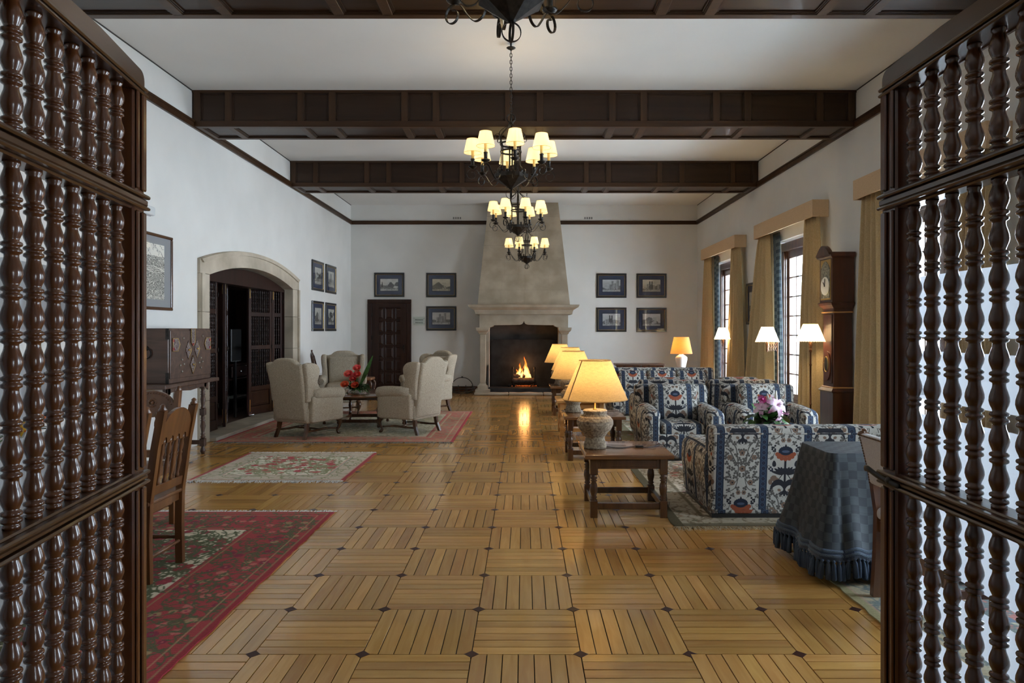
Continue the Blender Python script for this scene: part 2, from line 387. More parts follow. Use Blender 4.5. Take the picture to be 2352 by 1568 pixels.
# ---------------------------------------------------------------- painted prints (fabric, rugs, engravings) computed in numpy
class Paint:
    def __init__(s, w, h, ppm, bg, wrap=True):
        s.a = np.empty((int(h*ppm), int(w*ppm), 3), np.float32); s.a[:] = bg; s.p = ppm; s.w = w; s.h = h; s.wrap = wrap
        s.H, s.W = s.a.shape[:2]
    def _put(s, x0, x1, y0, y1, sdf, col, al=1):
        """bounding box in metres, sdf(x,y) in metres, negative inside"""
        p = s.p; i0, i1 = int(x0*p)-1, int(x1*p)+2; j0, j1 = int(y0*p)-1, int(y1*p)+2
        if not s.wrap: i0, j0 = max(0, i0), max(0, j0); i1, j1 = min(s.W, i1), min(s.H, j1)
        if i1 <= i0 or j1 <= j0: return
        I = np.arange(i0, i1); J = np.arange(j0, j1); X, Y = np.meshgrid((I+.5)/p, (J+.5)/p)
        m = np.clip(.5 - sdf(X, Y)*p, 0, 1)*al
        ix = np.ix_(J % s.H, I % s.W)
        s.a[ix] = s.a[ix]*(1-m[..., None]) + np.array(col, np.float32)*m[..., None]
    def disk(s, x, y, r, col, al=1): s._put(x-r, x+r, y-r, y+r, lambda X, Y: np.hypot(X-x, Y-y)-r, col, al)
    def ell(s, x, y, a, b, th, col, al=1):
        c, n = cos(th), sin(th); m = max(a, b)
        def f(X, Y):
            u = (X-x)*c+(Y-y)*n; v = -(X-x)*n+(Y-y)*c; k = np.hypot(u/a, v/b); return (k-1)*min(a, b)
        s._put(x-m, x+m, y-m, y+m, f, col, al)
    def leaf(s, x, y, L, wd, th, col):
        c, n = cos(th), sin(th)
        def f(X, Y):
            u = ((X-x)*c+(Y-y)*n)/L; v = -(X-x)*n+(Y-y)*c
            hw = wd*np.sqrt(np.clip(4*u*(1-u), 0, 1))*(1.25-.5*u)
            return np.where((u > 0) & (u < 1), np.abs(v)-hw, L)
        s._put(x-L, x+L, y-L, y+L, f, col)
    def line(s, pts, wd, col):
        for (x0, y0), (x1, y1) in zip(pts[:-1], pts[1:]):
            dx, dy = x1-x0, y1-y0; q = dx*dx+dy*dy or 1e-9
            def f(X, Y, x0=x0, y0=y0, dx=dx, dy=dy, q=q):
                t = np.clip(((X-x0)*dx+(Y-y0)*dy)/q, 0, 1); return np.hypot(X-x0-t*dx, Y-y0-t*dy)-wd/2
            s._put(min(x0, x1)-wd, max(x0, x1)+wd, min(y0, y1)-wd, max(y0, y1)+wd, f, col)
    def rect(s, x0, x1, y0, y1, col, al=1):
        s._put(x0, x1, y0, y1, lambda X, Y: np.maximum(np.maximum(x0-X, X-x1), np.maximum(y0-Y, Y-y1)), col, al)
    def ringp(s, x, y, r, wd, col): s._put(x-r-wd, x+r+wd, y-r-wd, y+r+wd, lambda X, Y: np.abs(np.hypot(X-x, Y-y)-r)-wd/2, col)
    def rosette(s, x, y, r, col, cen, n=6, ph=0):
        for k in range(n): s.disk(x+r*.62*cos(ph+2*pi*k/n), y+r*.62*sin(ph+2*pi*k/n), r*.42, col)
        s.disk(x, y, r*.55, col); s.disk(x, y, r*.28, cen)

# floral stripe upholstery: two half-drop columns between navy guilloche stripes, 0.676 x 0.83 m repeat
def upholstery():
    P = Paint(.676, .83, 900, (.42, .39, .345))
    INK = (.012, .012, .018); GREY = (.085, .078, .068); BR = (.17, .11, .075); NAVY = (.008, .013, .028); RUST = (.26, .06, .022); BL = (.020, .036, .066)
    for c in range(2):
        ox = .338*c; cx = ox+.061+.1385; oy = .415*c
        def m(pts): return [[(cx+sg*a, oy+b) for a, b in pts] for sg in (1, -1)]
        # y up; flower head at oy+.50
        fy = oy+.50
        for sg in (1, -1):
            st = sp2([(cx+sg*.005, fy-.30), (cx+sg*.035, fy-.355), (cx+sg*.05, fy-.43), (cx+sg*.036, fy-.50), (cx+sg*.075, fy-.57), (cx+sg*.125, fy-.60)], 5)
            st2 = sp2([(cx+sg*.036, fy-.62), (cx+sg*.026, fy-.54), (cx+sg*.036, fy-.46), (cx+sg*.05, fy-.38), (cx+sg*.09, fy-.33), (cx+sg*.135, fy-.30)], 5)
            st3 = sp2([(cx+sg*.036, fy-.52), (cx+sg*.07, fy-.45), (cx+sg*.10, fy-.40), (cx+sg*.125, fy-.385)], 4)
            for q in (st2, st3): P.line(q, .0085, GREY)
            P.line(sp2([(cx+sg*.026, fy-.62), (cx+sg*.06, fy-.665), (cx+sg*.11, fy-.68)], 4), .006, GREY)
            # ivy trios
            for (ax, ay) in ((.10, .715), (.125, .765), (.03, .70), (.065, .755), (.03, .335), (.045, .435), (.012, .50), (.095, .325), (.05, .505), (.125, .455), (.10, .535), (.045, .575), (.125, .62), (.02, .595), (.095, .605), (.125, .335), (.10, .30), (.118, .36), (.062, .345), (.085, .395), (.018, .40), (.12, .425), (.075, .475), (.118, .50), (.07, .545), (.105, .575), (.02, .47), (.055, .61), (.10, .64)):
                a0 = random.random()*6
                for k in range(3): P.disk(cx+sg*ax+.0105*cos(a0+2.1*k), fy-ay+.0105*sin(a0+2.1*k), .0088, GREY)
                P.line([(cx+sg*ax, fy-ay), (cx+sg*(ax-.02), fy-ay-.022)], .0035, GREY)
            P.rosette(cx+sg*.095, fy-.455, .021, BR, GREY, 6); P.rosette(cx+sg*.022, fy-.735, .018, BR, INK, 6); P.line(sp2([(cx+sg*.026, fy-.62), (cx+sg*.05, fy-.70), (cx+sg*.115, fy-.735)], 4), .006, GREY); P.rosette(cx+sg*.07, fy-.675+.02, .022, BR, INK, 7)
            # acanthus below head
            P.line(sp2([(cx, fy-.15), (cx+sg*.03, fy-.19), (cx+sg*.05, fy-.22)], 4), .006, INK)
            for k in range(5): P.leaf(cx+sg*.012, fy-.175, .098-.012*k, .012, (.25+.33*k) if sg > 0 else pi-(.25+.33*k), INK)
            P.leaf(cx+sg*.085, fy-.115, .05, .015, (1.5 if sg > 0 else pi-1.5), INK)
            P.ell(cx+sg*.075, fy-.215, .040, .020, sg*.35, BR); P.ell(cx+sg*.112, fy-.235, .016, .022, 0, BR); P.ell(cx+sg*.085, fy-.195, .02, .012, 0, BR)
            for k in range(5): P.disk(cx+sg*(.10+.012*(k % 3)), fy-.145+.013*(k//2), .0075, NAVY)
            # curled big leaves at base of motif
            for t in np.linspace(0, 1, 16):
                a = pi*(.02+.80*t); P.disk(cx+sg*(.058-.052*cos(a)+.01*t), fy-.285+.062*sin(a)-.05*t*t, .007+.0165*sin(pi*min(1, t*1.05)), INK)
            P.ell(cx+sg*.040, fy-.300, .014, .011, sg*.4, BR)
            P.ringp(cx+sg*.022, fy-.325, .010, .009, INK)
            # grape sprigs and tendrils beside head
            for k in range(7): P.disk(cx+sg*(.083+.011*(k % 3)), fy+.010+.014*(k//2), .0080, INK)
            P.line(sp2([(cx+sg*.085, fy), (cx+sg*.10, fy-.035), (cx+sg*.135, fy-.05)], 4), .005, GREY); P.leaf(cx+sg*.095, fy-.03, .038, .010, (-.9 if sg > 0 else pi+.9), GREY)
            P.ringp(cx+sg*.128, fy-.005, .009, .004, GREY); P.ringp(cx+sg*.128, fy-.115, .010, .0045, GREY)
        P.line([(cx, fy-.04), (cx, fy-.34)], .017, INK)
        for k in range(3): P.leaf(cx, fy-.30, .05, .008, -pi/2+(-.6+.6*k), INK)
        # head: rust sepals, navy bloom
        for k in range(7):
            a = -pi/2+(-1.35+.45*k); P.disk(cx+.058*cos(a)*1.15, fy-.004+.050*sin(a), .0165, RUST)
        P.ell(cx, fy-.012, .055, .030, 0, RUST)
        for k in range(11):
            a = pi*(-.05+1.1*k/10); P.disk(cx+.046*cos(a), fy+.008+.030*sin(a), .0105, NAVY)
        P.ell(cx, fy+.008, .048, .032, 0, NAVY); P.disk(cx, fy+.047, .009, INK); P.disk(cx, fy+.058, .005, INK)
        P.ell(cx, fy+.006, .030, .010, 0, (.06, .08, .13))
        P.rosette(cx, fy-.40-.02, .024, BR, INK, 5, .3); P.rosette(cx+.004, fy-.545, .025, BR, INK, 7)
        # stripe
        P.rect(ox, ox+.061, 0, .83, NAVY); P.rect(ox+.006, ox+.055, 0, .83, BL)
        n = 20
        for k in range(n+1):
            y = .83*k/n; P.disk(ox+.0305, y, .0195, NAVY); P.ringp(ox+.0305, y, .0165, .003, (.07, .10, .15)); P.disk(ox+.0305, y, .009, (.02, .02, .04))
    return P.a
M['fab'] = imgmat('floral_stripe_upholstery', upholstery(), .9, (.676, .83), bump=.12, noise=.06, nscale=500)

def rug(w_, l_, ppm, edge, border, field, bw, motifs, vine, seed, edgew=.03, lines=None, dens=1.0, bmot=None, fs=1.0):
    rs = random.Random(seed); P = Paint(w_, l_, ppm, field, wrap=False)
    def vines(x0, x1, y0, y1, n, sc, cols, vcol):
        for k in range(n):
            x = rs.uniform(x0, x1); y = rs.uniform(y0, y1); a = rs.uniform(0, 6.28); pts = [(x, y)]; tr = rs.choice((-.35, .35))
            for q in range(9):
                a += tr+rs.uniform(-.12, .12); x += .045*sc*cos(a); y += .045*sc*sin(a)
                if not (x0 < x < x1 and y0 < y < y1): break
                pts.append((x, y))
                if q % 2: P.leaf(x, y, .055*sc, .010*sc, a+rs.choice((-1, 1)), vcol)
            if len(pts) > 1: P.line(pts, .010*sc, vcol)
            if x0+.03 < x < x1-.03 and y0+.03 < y < y1-.03:
                c = rs.choice(cols); P.rosette(x, y, rs.uniform(.026, .044)*sc, c, rs.choice(cols), 6, a)
    A = w_*l_
    vines(bw, w_-bw, bw, l_-bw, int(105*dens*A/fs**2), fs, motifs, vine)
    for x0, x1, y0, y1 in ((0, bw, 0, l_), (w_-bw, w_, 0, l_), (0, w_, 0, bw), (0, w_, l_-bw, l_)):
        P.rect(x0, x1, y0, y1, border)
    bm = bmot or motifs
    for x0, x1, y0, y1 in ((edgew, bw, 0, l_), (w_-bw, w_-edgew, 0, l_), (bw, w_-bw, edgew, bw), (bw, w_-bw, l_-bw, l_-edgew)):
        vines(x0, x1, y0, y1, int(150*dens*(x1-x0)*(y1-y0)/fs**2), .8*fs, bm, vine)
    for k, (o, wd, c) in enumerate(lines or []):
        for x0, x1, y0, y1 in ((o, o+wd, o, l_-o), (w_-o-wd, w_-o, o, l_-o), (o, w_-o, o, o+wd), (o, w_-o, l_-o-wd, l_-o)): P.rect(x0, x1, y0, y1, c, .8)
    for x0, x1, y0, y1 in ((0, edgew, 0, l_), (w_-edgew, w_, 0, l_)): P.rect(x0, x1, y0, y1, edge)
    a = P.a; n = rs.randint(0, 99); rr = np.random.RandomState(n)
    a *= (1+.22*(rr.rand(*a.shape[:2])-.5))[..., None]; a *= (1+.10*np.sin(np.arange(a.shape[0])*1.9))[:, None, None]
    return a

def engraving(seed, kind, tint):
    """small landscape view: sky with cloud, hills, a mass of trees or a block of building, light foreground"""
    rr = np.random.RandomState(seed); h, w_ = 96, 132; Y, X = np.mgrid[0:h, 0:w_]; u = X/w_; v = Y/h
    n = np.zeros((h, w_))
    for o in range(1, 6):
        g = rr.rand(3*2**o+2, 3*2**o+2); xs = u*(3*2**o-.01); ys = v*(3*2**o-.01); i = xs.astype(int); j = ys.astype(int); fx = xs-i; fy = ys-j
        n += (g[j,i]*(1-fx)*(1-fy)+g[j,i+1]*fx*(1-fy)+g[j+1,i]*(1-fx)*fy+g[j+1,i+1]*fx*fy)/2**o
    L = .62+.25*(n-.5)+.1*v
    hill = .38+.12*np.sin(u*4+seed)+.05*np.sin(u*11+seed*2); L = np.where(v < hill, .30+.35*(n-.45), L)
    if kind == 'trees':
        for k in range(7):
            cx, cy, r = rr.uniform(.35, .95), rr.uniform(.4, .72), rr.uniform(.09, .16)
            L = np.where(np.hypot((u-cx)*1.3, v-cy)+.25*(n-.5) < r, .14+.25*n*.6, L)
        L = np.where((np.abs(u-.1) < .05*(1-(v-.3)*1.7)) & (v < .75) & (v > .3), .15, L)
    elif kind == 'castle':
        x0 = rr.uniform(.3, .5)
        for a, b, t in ((x0, x0+.12, .86), (x0+.1, x0+.3, .68), (x0+.28, x0+.42, .92), (x0-.14, x0+.02, .58)):
            c = (u > a) & (u < b) & (v < t+.02*((X//4) % 2)) & (v > .2); L = np.where(c, .50+.3*(n-.5)-.25*((u-a)/(b-a)-.4), L)
            L = np.where(c & ((X % 9) < 2) & ((Y % 14) < 4), .18, L)
    elif kind == 'town':
        for k in range(14):
            a = rr.uniform(0, .9); t = rr.uniform(.35, .62); L = np.where((u > a) & (u < a+.1) & (v < t) & (v > .15), rr.uniform(.2, .6), L)
        for a in (.4, .52): L = np.where((np.abs(u-a) < .035) & (v < .86-.6*np.abs(u-a)) & (v > .3), .16, L)
    elif kind == 'ruin':
        L = np.where((v < .75-.9*np.abs(u-.35)+.3*(n-.5)), .25+.3*(n-.3), L)
        L = np.where((v < .5+.2*(u > .55)) & (u > .5) & (u < .78) & (n > .42), .6, L)
    L = np.where(v < .16, .55+.4*(n-.5), L)
    for k in range(16):
        cx, cy = rr.uniform(0, 1), rr.uniform(.06, .22); L = np.where((np.abs(u-cx) < .010) & (np.abs(v-cy) < .028), rr.choice((.08, .12, .62)), L)
    L = np.clip(L, .04, 1)[..., None]**1.6
    return np.clip(L*np.array(tint), 0, 1)
def linocut(seed):
    rr = np.random.RandomState(seed); h, w_ = 240, 180; Y, X = np.mgrid[0:h, 0:w_]; u = X/w_; v = Y/h; n = np.zeros((h, w_))
    for o in range(2, 7):
        m = 2*2**o; g = rr.rand(m+2, m+2); xs = u*(m-.01); ys = v*(m-.01); i = xs.astype(int); j = ys.astype(int); fx = xs-i; fy = ys-j
        n += (g[j,i]*(1-fx)*(1-fy)+g[j,i+1]*fx*(1-fy)+g[j+1,i]*(1-fx)*fy+g[j+1,i+1]*fx*fy)/1.5**o
    n = (n-n.min())/(n.max()-n.min()); b = np.sin(n*55+u*9)*.5+.5
    dens = np.clip(1.25-1.5*np.abs(v-.42), .05, .95); L = np.where(b < dens*.62, .07, .84)
    L = np.where((v > .74) & (np.abs(np.sin(u*7+v*16+n*6)) < .12), .08, np.where(v > .78, .86, L))
    for i in range(5): L = np.where((np.abs(v-.5-.02*i-.02*np.sin(u*8+i)) < .004), .85, L)
    return np.repeat(L[..., None], 3, 2)*np.array((1, .97, .86))

def cloth_check():
    a = np.zeros((256, 256, 3), np.float32); Y, X = np.mgrid[0:256, 0:256]; c = ((X//64)+(Y//64)) % 2
    a[c == 0] = (.011, .016, .022); a[c == 1] = (.036, .043, .048)
    rr = np.random.RandomState(3); a *= (1+.5*(rr.rand(256, 1)-.5))[..., None]*(1+.25*(rr.rand(256, 256)-.5))[..., None]; return a
M['check'] = imgmat('navy_checked_cloth', cloth_check(), .6, (.20, .20), bump=.1)
def drape_check():
    a = np.zeros((128, 128, 3), np.float32); Y, X = np.mgrid[0:128, 0:128]; c = ((X//32)+(Y//32)) % 2
    a[c == 0] = (.07, .10, .12); a[c == 1] = (.15, .19, .21); return a
M['blue'] = imgmat('blue_checked_drape', drape_check(), .7, (.22, .22), trans=.35)

# ---------------------------------------------------------------- room shell
X0, X1, YB, YF, ZC = -4.21, 4.21, 16.5, 1.15, 4.52
HY = -5.0
def seg_arch(ya, yb, zs, za, n=16):
    """segmental arch from (ya,zs) over za to (yb,zs)"""
    hw = (yb-ya)/2; rise = za-zs; r = (hw*hw+rise*rise)/(2*rise); cz = za-r; cy = (ya+yb)/2; a = math.asin(hw/r)
    return [(cy+r*sin(-a+2*a*i/n), cz+r*cos(-a+2*a*i/n)) for i in range(n+1)]
AY0, AY1 = 9.02, 12.27
arch_in = seg_arch(AY0, AY1, 2.22, 2.43)
wl = MB().prism([(HY, 0), (AY0-.27, 0)] + seg_arch(AY0-.27, AY1+.33, 2.41, 2.67) + [(AY1+.33, 0), (YB+.3, 0), (YB+.3, ZC), (HY, ZC)], X0-.35, X0, 'x')
struct('wall_left', wl, M['plaster'], 'white plaster wall pierced by the stone arch')
pts = [(HY, 0), (-2.35, 0), (-2.35, 2.3), (-1.85, 2.3), (-1.85, 0)]
for a, b in reversed(WINS): pts += [(a, 0), (a, 2.94), (b, 2.94), (b, 0)]
pts += [(YB+.3, 0), (YB+.3, ZC), (HY, ZC)]
struct('wall_right', MB().prism(pts, X1, X1+.45, 'x'), M['plaster'], 'white plaster wall with the curtained french windows')
struct('wall_back', MB().box(X0, X1, YB, YB+.3, 0, ZC), M['plaster'], 'white plaster end wall behind the stone chimney')
struct('wall_front', MB().prism([(X0, 0), (-1.12, 0), (-1.12, 2.4), (1.2, 2.4), (1.2, 0), (X1, 0), (X1, ZC), (X0, ZC)], .78, .95, 'y'), M['plaster'], 'wall with the wide doorway the lattice doors hang in')
struct('wall_rear', MB().box(X0, X1, HY-.2, HY, 0, ZC), M['plaster'], 'wall closing the hall behind the viewpoint')
struct('ceiling', MB().box(X0-.3, X1+.4, HY-.2, YB+.3, ZC, ZC+.2), M['ceil'], 'flat white ceiling between dark panelled beams')
for i, x in enumerate((X0+.004, X1-.004)):
    struct('trim_%d' % (i+1), MB().box(x-.004, x+.004, .95, YB, ZC-.012, ZC), M['edge'], 'thin dark line along the %s edge of the ceiling' % ('left', 'right')[i])
def rail(a, b, c, d): return MB().box(a, b, c, d, 4.05, 4.125).box(a-(.012 if a > 0 and b > 4 else 0), b+(.012 if b < 0 and b < -4 else 0), c-(.012 if d-c < .1 else 0), d, 4.10, 4.125)
for i, g in enumerate((MB().box(X0, X0+.03, .95, YB, 4.045, 4.135).box(X0, X0+.045, .95, YB, 4.11, 4.135),
                       MB().box(X1-.03, X1, .95, YB, 4.045, 4.135).box(X1-.045, X1, .95, YB, 4.11, 4.135),
                       MB().box(X0, -.78, YB-.03, YB, 4.045, 4.135).box(.76, X1, YB-.03, YB, 4.045, 4.135))):
    struct('trim_%d' % (i+3), g, M['dark'], ('dark wooden picture rail high along the left wall', 'dark wooden picture rail high along the right wall', 'dark wooden picture rail on the end wall either side of the chimney')[i])
struct('baseboard_back', MB().box(X0, -3.8, YB-.025, YB, 0, .12).box(-2.73, -1.02, YB-.025, YB, 0, .12).box(1.0, X1, YB-.025, YB, 0, .12), M['mahog'], 'dark baseboard along the end wall')
struct('baseboard_left', MB().box(X0, X0+.02, AY1+.36, YB, 0, .12), M['mahog'], 'dark baseboard along the left wall beyond the arch')
# ceiling beams, panelled: box with recessed panels between stiles and rails
def beam(yf, label, span=(X0, X1)):
    z0, z1, yb = 4.06, ZC, yf+.6
    b = struct('beam', MB().box(span[0], span[1], yf+.02, yb-.02, z0+.02, z1-.002), M['darkp'], label); b['category'] = 'beam'
    wd, nw = .835, .345; xs = []; x = span[0]+.02; k = 0
    seq = [nw-.03, wd]*6+[nw-.03]; st = (span[1]-span[0]-.04-sum(seq)-.0)/14
    rails = MB()
    for y0, y1 in ((yf, yf+.03), (yb-.03, yb)):
        rails.box(span[0], span[1], y0, y1, z0, z0+.07, .004)
        rails.box(span[0], span[1], y0, y1, z1-.03, z1-.001)
    rails.box(span[0], span[1], yf+.004, yf+.075, z0-.003, z0+.028, .003).box(span[0], span[1], yb-.075, yb-.004, z0-.003, z0+.028, .003)
    rails.obj('rail', M['dark'], b)
    x = span[0]+.02
    for j in range(14):
        m = MB().box(x, x+st, yf-.001, yf+.03, z0+.065, z1-.02, .003).box(x, x+st, yf+.06, yb-.06, z0-.003, z0+.03, .003)
        m.obj('stile', M['darkv'], b)
        if j < 13:
            a, c = x+st, x+st+seq[j]; p = MB()
            # face panel: bolection moulding and field
            for (q, t) in ((.012, .012), (.028, .006)):
                p.box(a+q-.012, a+q, yf+.02-t, yf+.03, z0+.07, z1-.03).box(c-q, c-q+.012, yf+.02-t, yf+.03, z0+.07, z1-.03).box(a, c, yf+.02-t, yf+.03, z0+.07+q-.012, z0+.07+q).box(a, c, yf+.02-t, yf+.03, z1-.03-q, z1-.03-q+.012)
            p.obj('panel', M['darkp'], b)
            p = MB()
            for q, t in ((.012, .016), (.026, .010)):
                p.box(a+q-.012, a+q, yf+.075, yb-.075, z0+.02-t, z0+.03).box(c-q, c-q+.012, yf+.075, yb-.075, z0+.02-t, z0+.03).box(a, c, yf+.075+q-.012, yf+.075+q, z0+.02-t, z0+.03).box(a, c, yb-.075-q, yb-.075-q+.012, z0+.02-t, z0+.03)
            p.obj('soffit_panel', M['darkp'], b)
            x = c
    return b
beam(5.03, 'dark panelled ceiling beam nearest, cut by the top of the picture')
beam(8.6, 'dark panelled ceiling beam in the middle, behind the big chandelier')
beam(12.2, 'dark panelled ceiling beam farthest, in front of the chimney')

# ---------------------------------------------------------------- parquet floor
def plankmat(name, c1, c2):
    m = mat(name, c1, .22, 0, .2, coatr=.07); nt, b = nodes(m); L = nt.links.new
    at = N(nt, 'ShaderNodeAttribute'); at.attribute_name = 'rnd'; oi = N(nt, 'ShaderNodeObjectInfo')
    a = N(nt, 'ShaderNodeMath', operation='ADD'); L(at.outputs['Fac'], a.inputs[0]); L(oi.outputs['Random'], a.inputs[1]); fr = N(nt, 'ShaderNodeMath', operation='FRACT'); L(a.outputs[0], fr.inputs[0])
    uv = N(nt, 'ShaderNodeUVMap'); mp = N(nt, 'ShaderNodeMapping'); mp.inputs['Scale'].default_value = (1.6, 16, 1)
    cb = N(nt, 'ShaderNodeCombineXYZ'); k = N(nt, 'ShaderNodeMath', operation='MULTIPLY'); k.inputs[1].default_value = 57; L(fr.outputs[0], k.inputs[0]); L(k.outputs[0], cb.inputs[0]); L(k.outputs[0], cb.inputs[1])
    L(cb.outputs[0], mp.inputs['Location']); L(uv.outputs[0], mp.inputs[0])
    nz = N(nt, 'ShaderNodeTexNoise'); nz.inputs['Scale'].default_value = 1.6; nz.inputs['Detail'].default_value = 6; nz.inputs['Distortion'].default_value = .8; L(mp.outputs[0], nz.inputs[0])
    r = N(nt, 'ShaderNodeValToRGB'); r.color_ramp.elements[0].position = .25; r.color_ramp.elements[1].position = .70
    r.color_ramp.elements[0].color = (*c1, 1); r.color_ramp.elements[1].color = (*c2, 1); L(nz.outputs[0], r.inputs[0])
    hs = N(nt, 'ShaderNodeHueSaturation'); mr = N(nt, 'ShaderNodeMapRange'); mr.inputs[3].default_value = .80; mr.inputs[4].default_value = 1.16; L(fr.outputs[0], mr.inputs[0]); L(mr.outputs[0], hs.inputs['Value'])
    k2 = N(nt, 'ShaderNodeMath', operation='MULTIPLY'); k2.inputs[1].default_value = 7.31; L(fr.outputs[0], k2.inputs[0]); f2 = N(nt, 'ShaderNodeMath', operation='FRACT'); L(k2.outputs[0], f2.inputs[0])
    m2 = N(nt, 'ShaderNodeMapRange'); m2.inputs[3].default_value = .494; m2.inputs[4].default_value = .503; L(f2.outputs[0], m2.inputs[0]); L(m2.outputs[0], hs.inputs['Hue'])
    L(r.outputs[0], hs.inputs['Color']); L(hs.outputs[0], b.inputs['Base Color'])
    bn = N(nt, 'ShaderNodeBump'); bn.inputs['Strength'].default_value = .06; bn.inputs['Distance'].default_value = .002; L(nz.outputs[0], bn.inputs['Height']); L(bn.outputs[0], b.inputs['Normal'])
    m3 = N(nt, 'ShaderNodeMapRange'); m3.inputs[3].default_value = .13; m3.inputs[4].default_value = .22; L(nz.outputs[0], m3.inputs[0]); L(m3.outputs[0], b.inputs['Roughness'])
    return m
M['plank'] = plankmat('oak_parquet', (.43, .212, .054), (.54, .30, .088))
M['inset'] = mat('dark_inlay_wood', (.04, .012, .007), .4, spec=.3)
floor = struct('floor', MB().box(X0-.3, X1+.4, HY-.2, YB+.3, -.10, -.008), mat('floor_joints', (.012, .007, .004), .9), 'polished oak basket-weave parquet floor with dark diamond inlays')
TS, TX, TY = .4994, -.2407, 3.103
NS = 7; SW = TS/NS
def plank_mb(L, W, g=.0021):
    m = MB(); x, y = L/2-g, W/2-g; c = .0009
    vs = [(-x,-y,-.008),(x,-y,-.008),(x,y,-.008),(-x,y,-.008),(-x,-y,-c),(x,-y,-c),(x,y,-c),(-x,y,-c),(-x+c,-y+c,0),(x-c,-y+c,0),(x-c,y-c,0),(-x+c,y-c,0)]
    fs = [(0,1,5,4),(1,2,6,5),(2,3,7,6),(3,0,4,7),(4,5,9,8),(5,6,10,9),(6,7,11,10),(7,4,8,11),(8,9,10,11)]
    return m.add(vs, fs, [[(vs[i][0], vs[i][1]) for i in f] for f in fs])
pm = plank_mb(TS, SW); pmesh = pm.mesh('plank', M['plank']); cand = []
pw = np.array(pm.v, np.float32)
for i in range(-9, 10):
    for m_ in range(-17, 28):
        cx, cyy = TX+TS*(i+.5), TY+TS*(m_+.5)
        if abs(cx) > 4.5 or cyy > YB+.2 or cyy < HY: continue
        hor = (i+m_) % 2 == 0
        for k in range(NS):
            o = (k+.5)*SW-TS/2
            x, y = (cx, cyy+o) if hor else (cx+o, cyy)
            if abs(x) > 4.22 or y > YB: continue
            vis = y > 2.8 and abs(x)/y < .56 and not (x < -1.6 and y < 5.5)
            cand.append((y if vis else 99+abs(y), x, y, hor))
cand.sort(key=lambda c: c[0])
rs = random.Random(3)
for c in cand[:300]:
    inst('plank', pmesh, floor, (c[1], c[2], rs.uniform(-.0006, .0006)), (rs.gauss(0, .0022), rs.gauss(0, .0012), 0 if c[3] else R(90)))
def stuff_mesh(name, base, faces, uvs, placements, mt):
    n = len(placements); nv = len(base); V_ = np.empty((n, nv, 3), np.float32)
    for q, (x, y, z, a, tx, ty) in enumerate(placements):
        c, s_ = cos(a), sin(a); V_[q, :, 0] = base[:, 0]*c-base[:, 1]*s_+x; V_[q, :, 1] = base[:, 0]*s_+base[:, 1]*c+y; V_[q, :, 2] = base[:, 2]+z+base[:, 0]*tx+base[:, 1]*ty
    me = bpy.data.meshes.new(name); F = []
    for q in range(n): F += [[i+q*nv for i in f] for f in faces]
    me.from_pydata(V_.reshape(-1, 3).tolist(), [], F)
    ul = me.uv_layers.new(name='UVMap'); fl = [t for u in uvs for p in u for t in p]; ul.data.foreach_set('uv', fl*n)
    at = me.attributes.new('rnd', 'FLOAT', 'POINT'); r = np.repeat(NP.rand(n).astype(np.float32), nv); at.data.foreach_set('value', r)
    me.materials.append(mt); o = bpy.data.objects.new(name, me); C.objects.link(o); return o
rest = [(c[1], c[2], rs.uniform(-.0006, .0006), 0 if c[3] else R(90), rs.gauss(0, .0012), rs.gauss(0, .0022)) for c in cand[300:]]
o = stuff_mesh('far_planks', pw, pm.f, pm.uv, rest, M['plank']); o.parent = floor; o['kind'] = 'stuff'; o['label'] = 'farther strips of the oak parquet'
dm = MB().prism([(.034, 0), (0, .034), (-.034, 0), (0, -.034)], -.006, .0012, 'z'); dmesh = dm.mesh('inlay', M['inset']); dc = []
for i in range(-8, 10):
    for m_ in range(-17, 28):
        x, y = TX+TS*i, TY+TS*m_
        if abs(x) > 4.2 or y > YB or y < HY: continue
        vis = y > 2.6 and abs(x)/y < .56 and not (x < -1.6 and y < 5.5)
        dc.append((y if vis else 99+abs(y), x, y))
dc.sort()
for c in dc[:150]: inst('inlay', dmesh, floor, (c[1], c[2], 0))
o = stuff_mesh('far_inlays', np.array(dm.v, np.float32), dm.f, dm.uv, [(c[1], c[2], 0, 0, 0, 0) for c in dc[150:]], M['inset']); o.parent = floor; o['kind'] = 'stuff'

# added exterior ground, kept narrow so sky below its edge lights the room
struct('ground', MB().box(4.66, 6.6, -12, 30, -.4, -.12), noisy('pale_ground_stone', (.55, .56, .55), (.68, .68, .66), 3), 'narrow strip of pale ground added outside the windows to let skylight in')

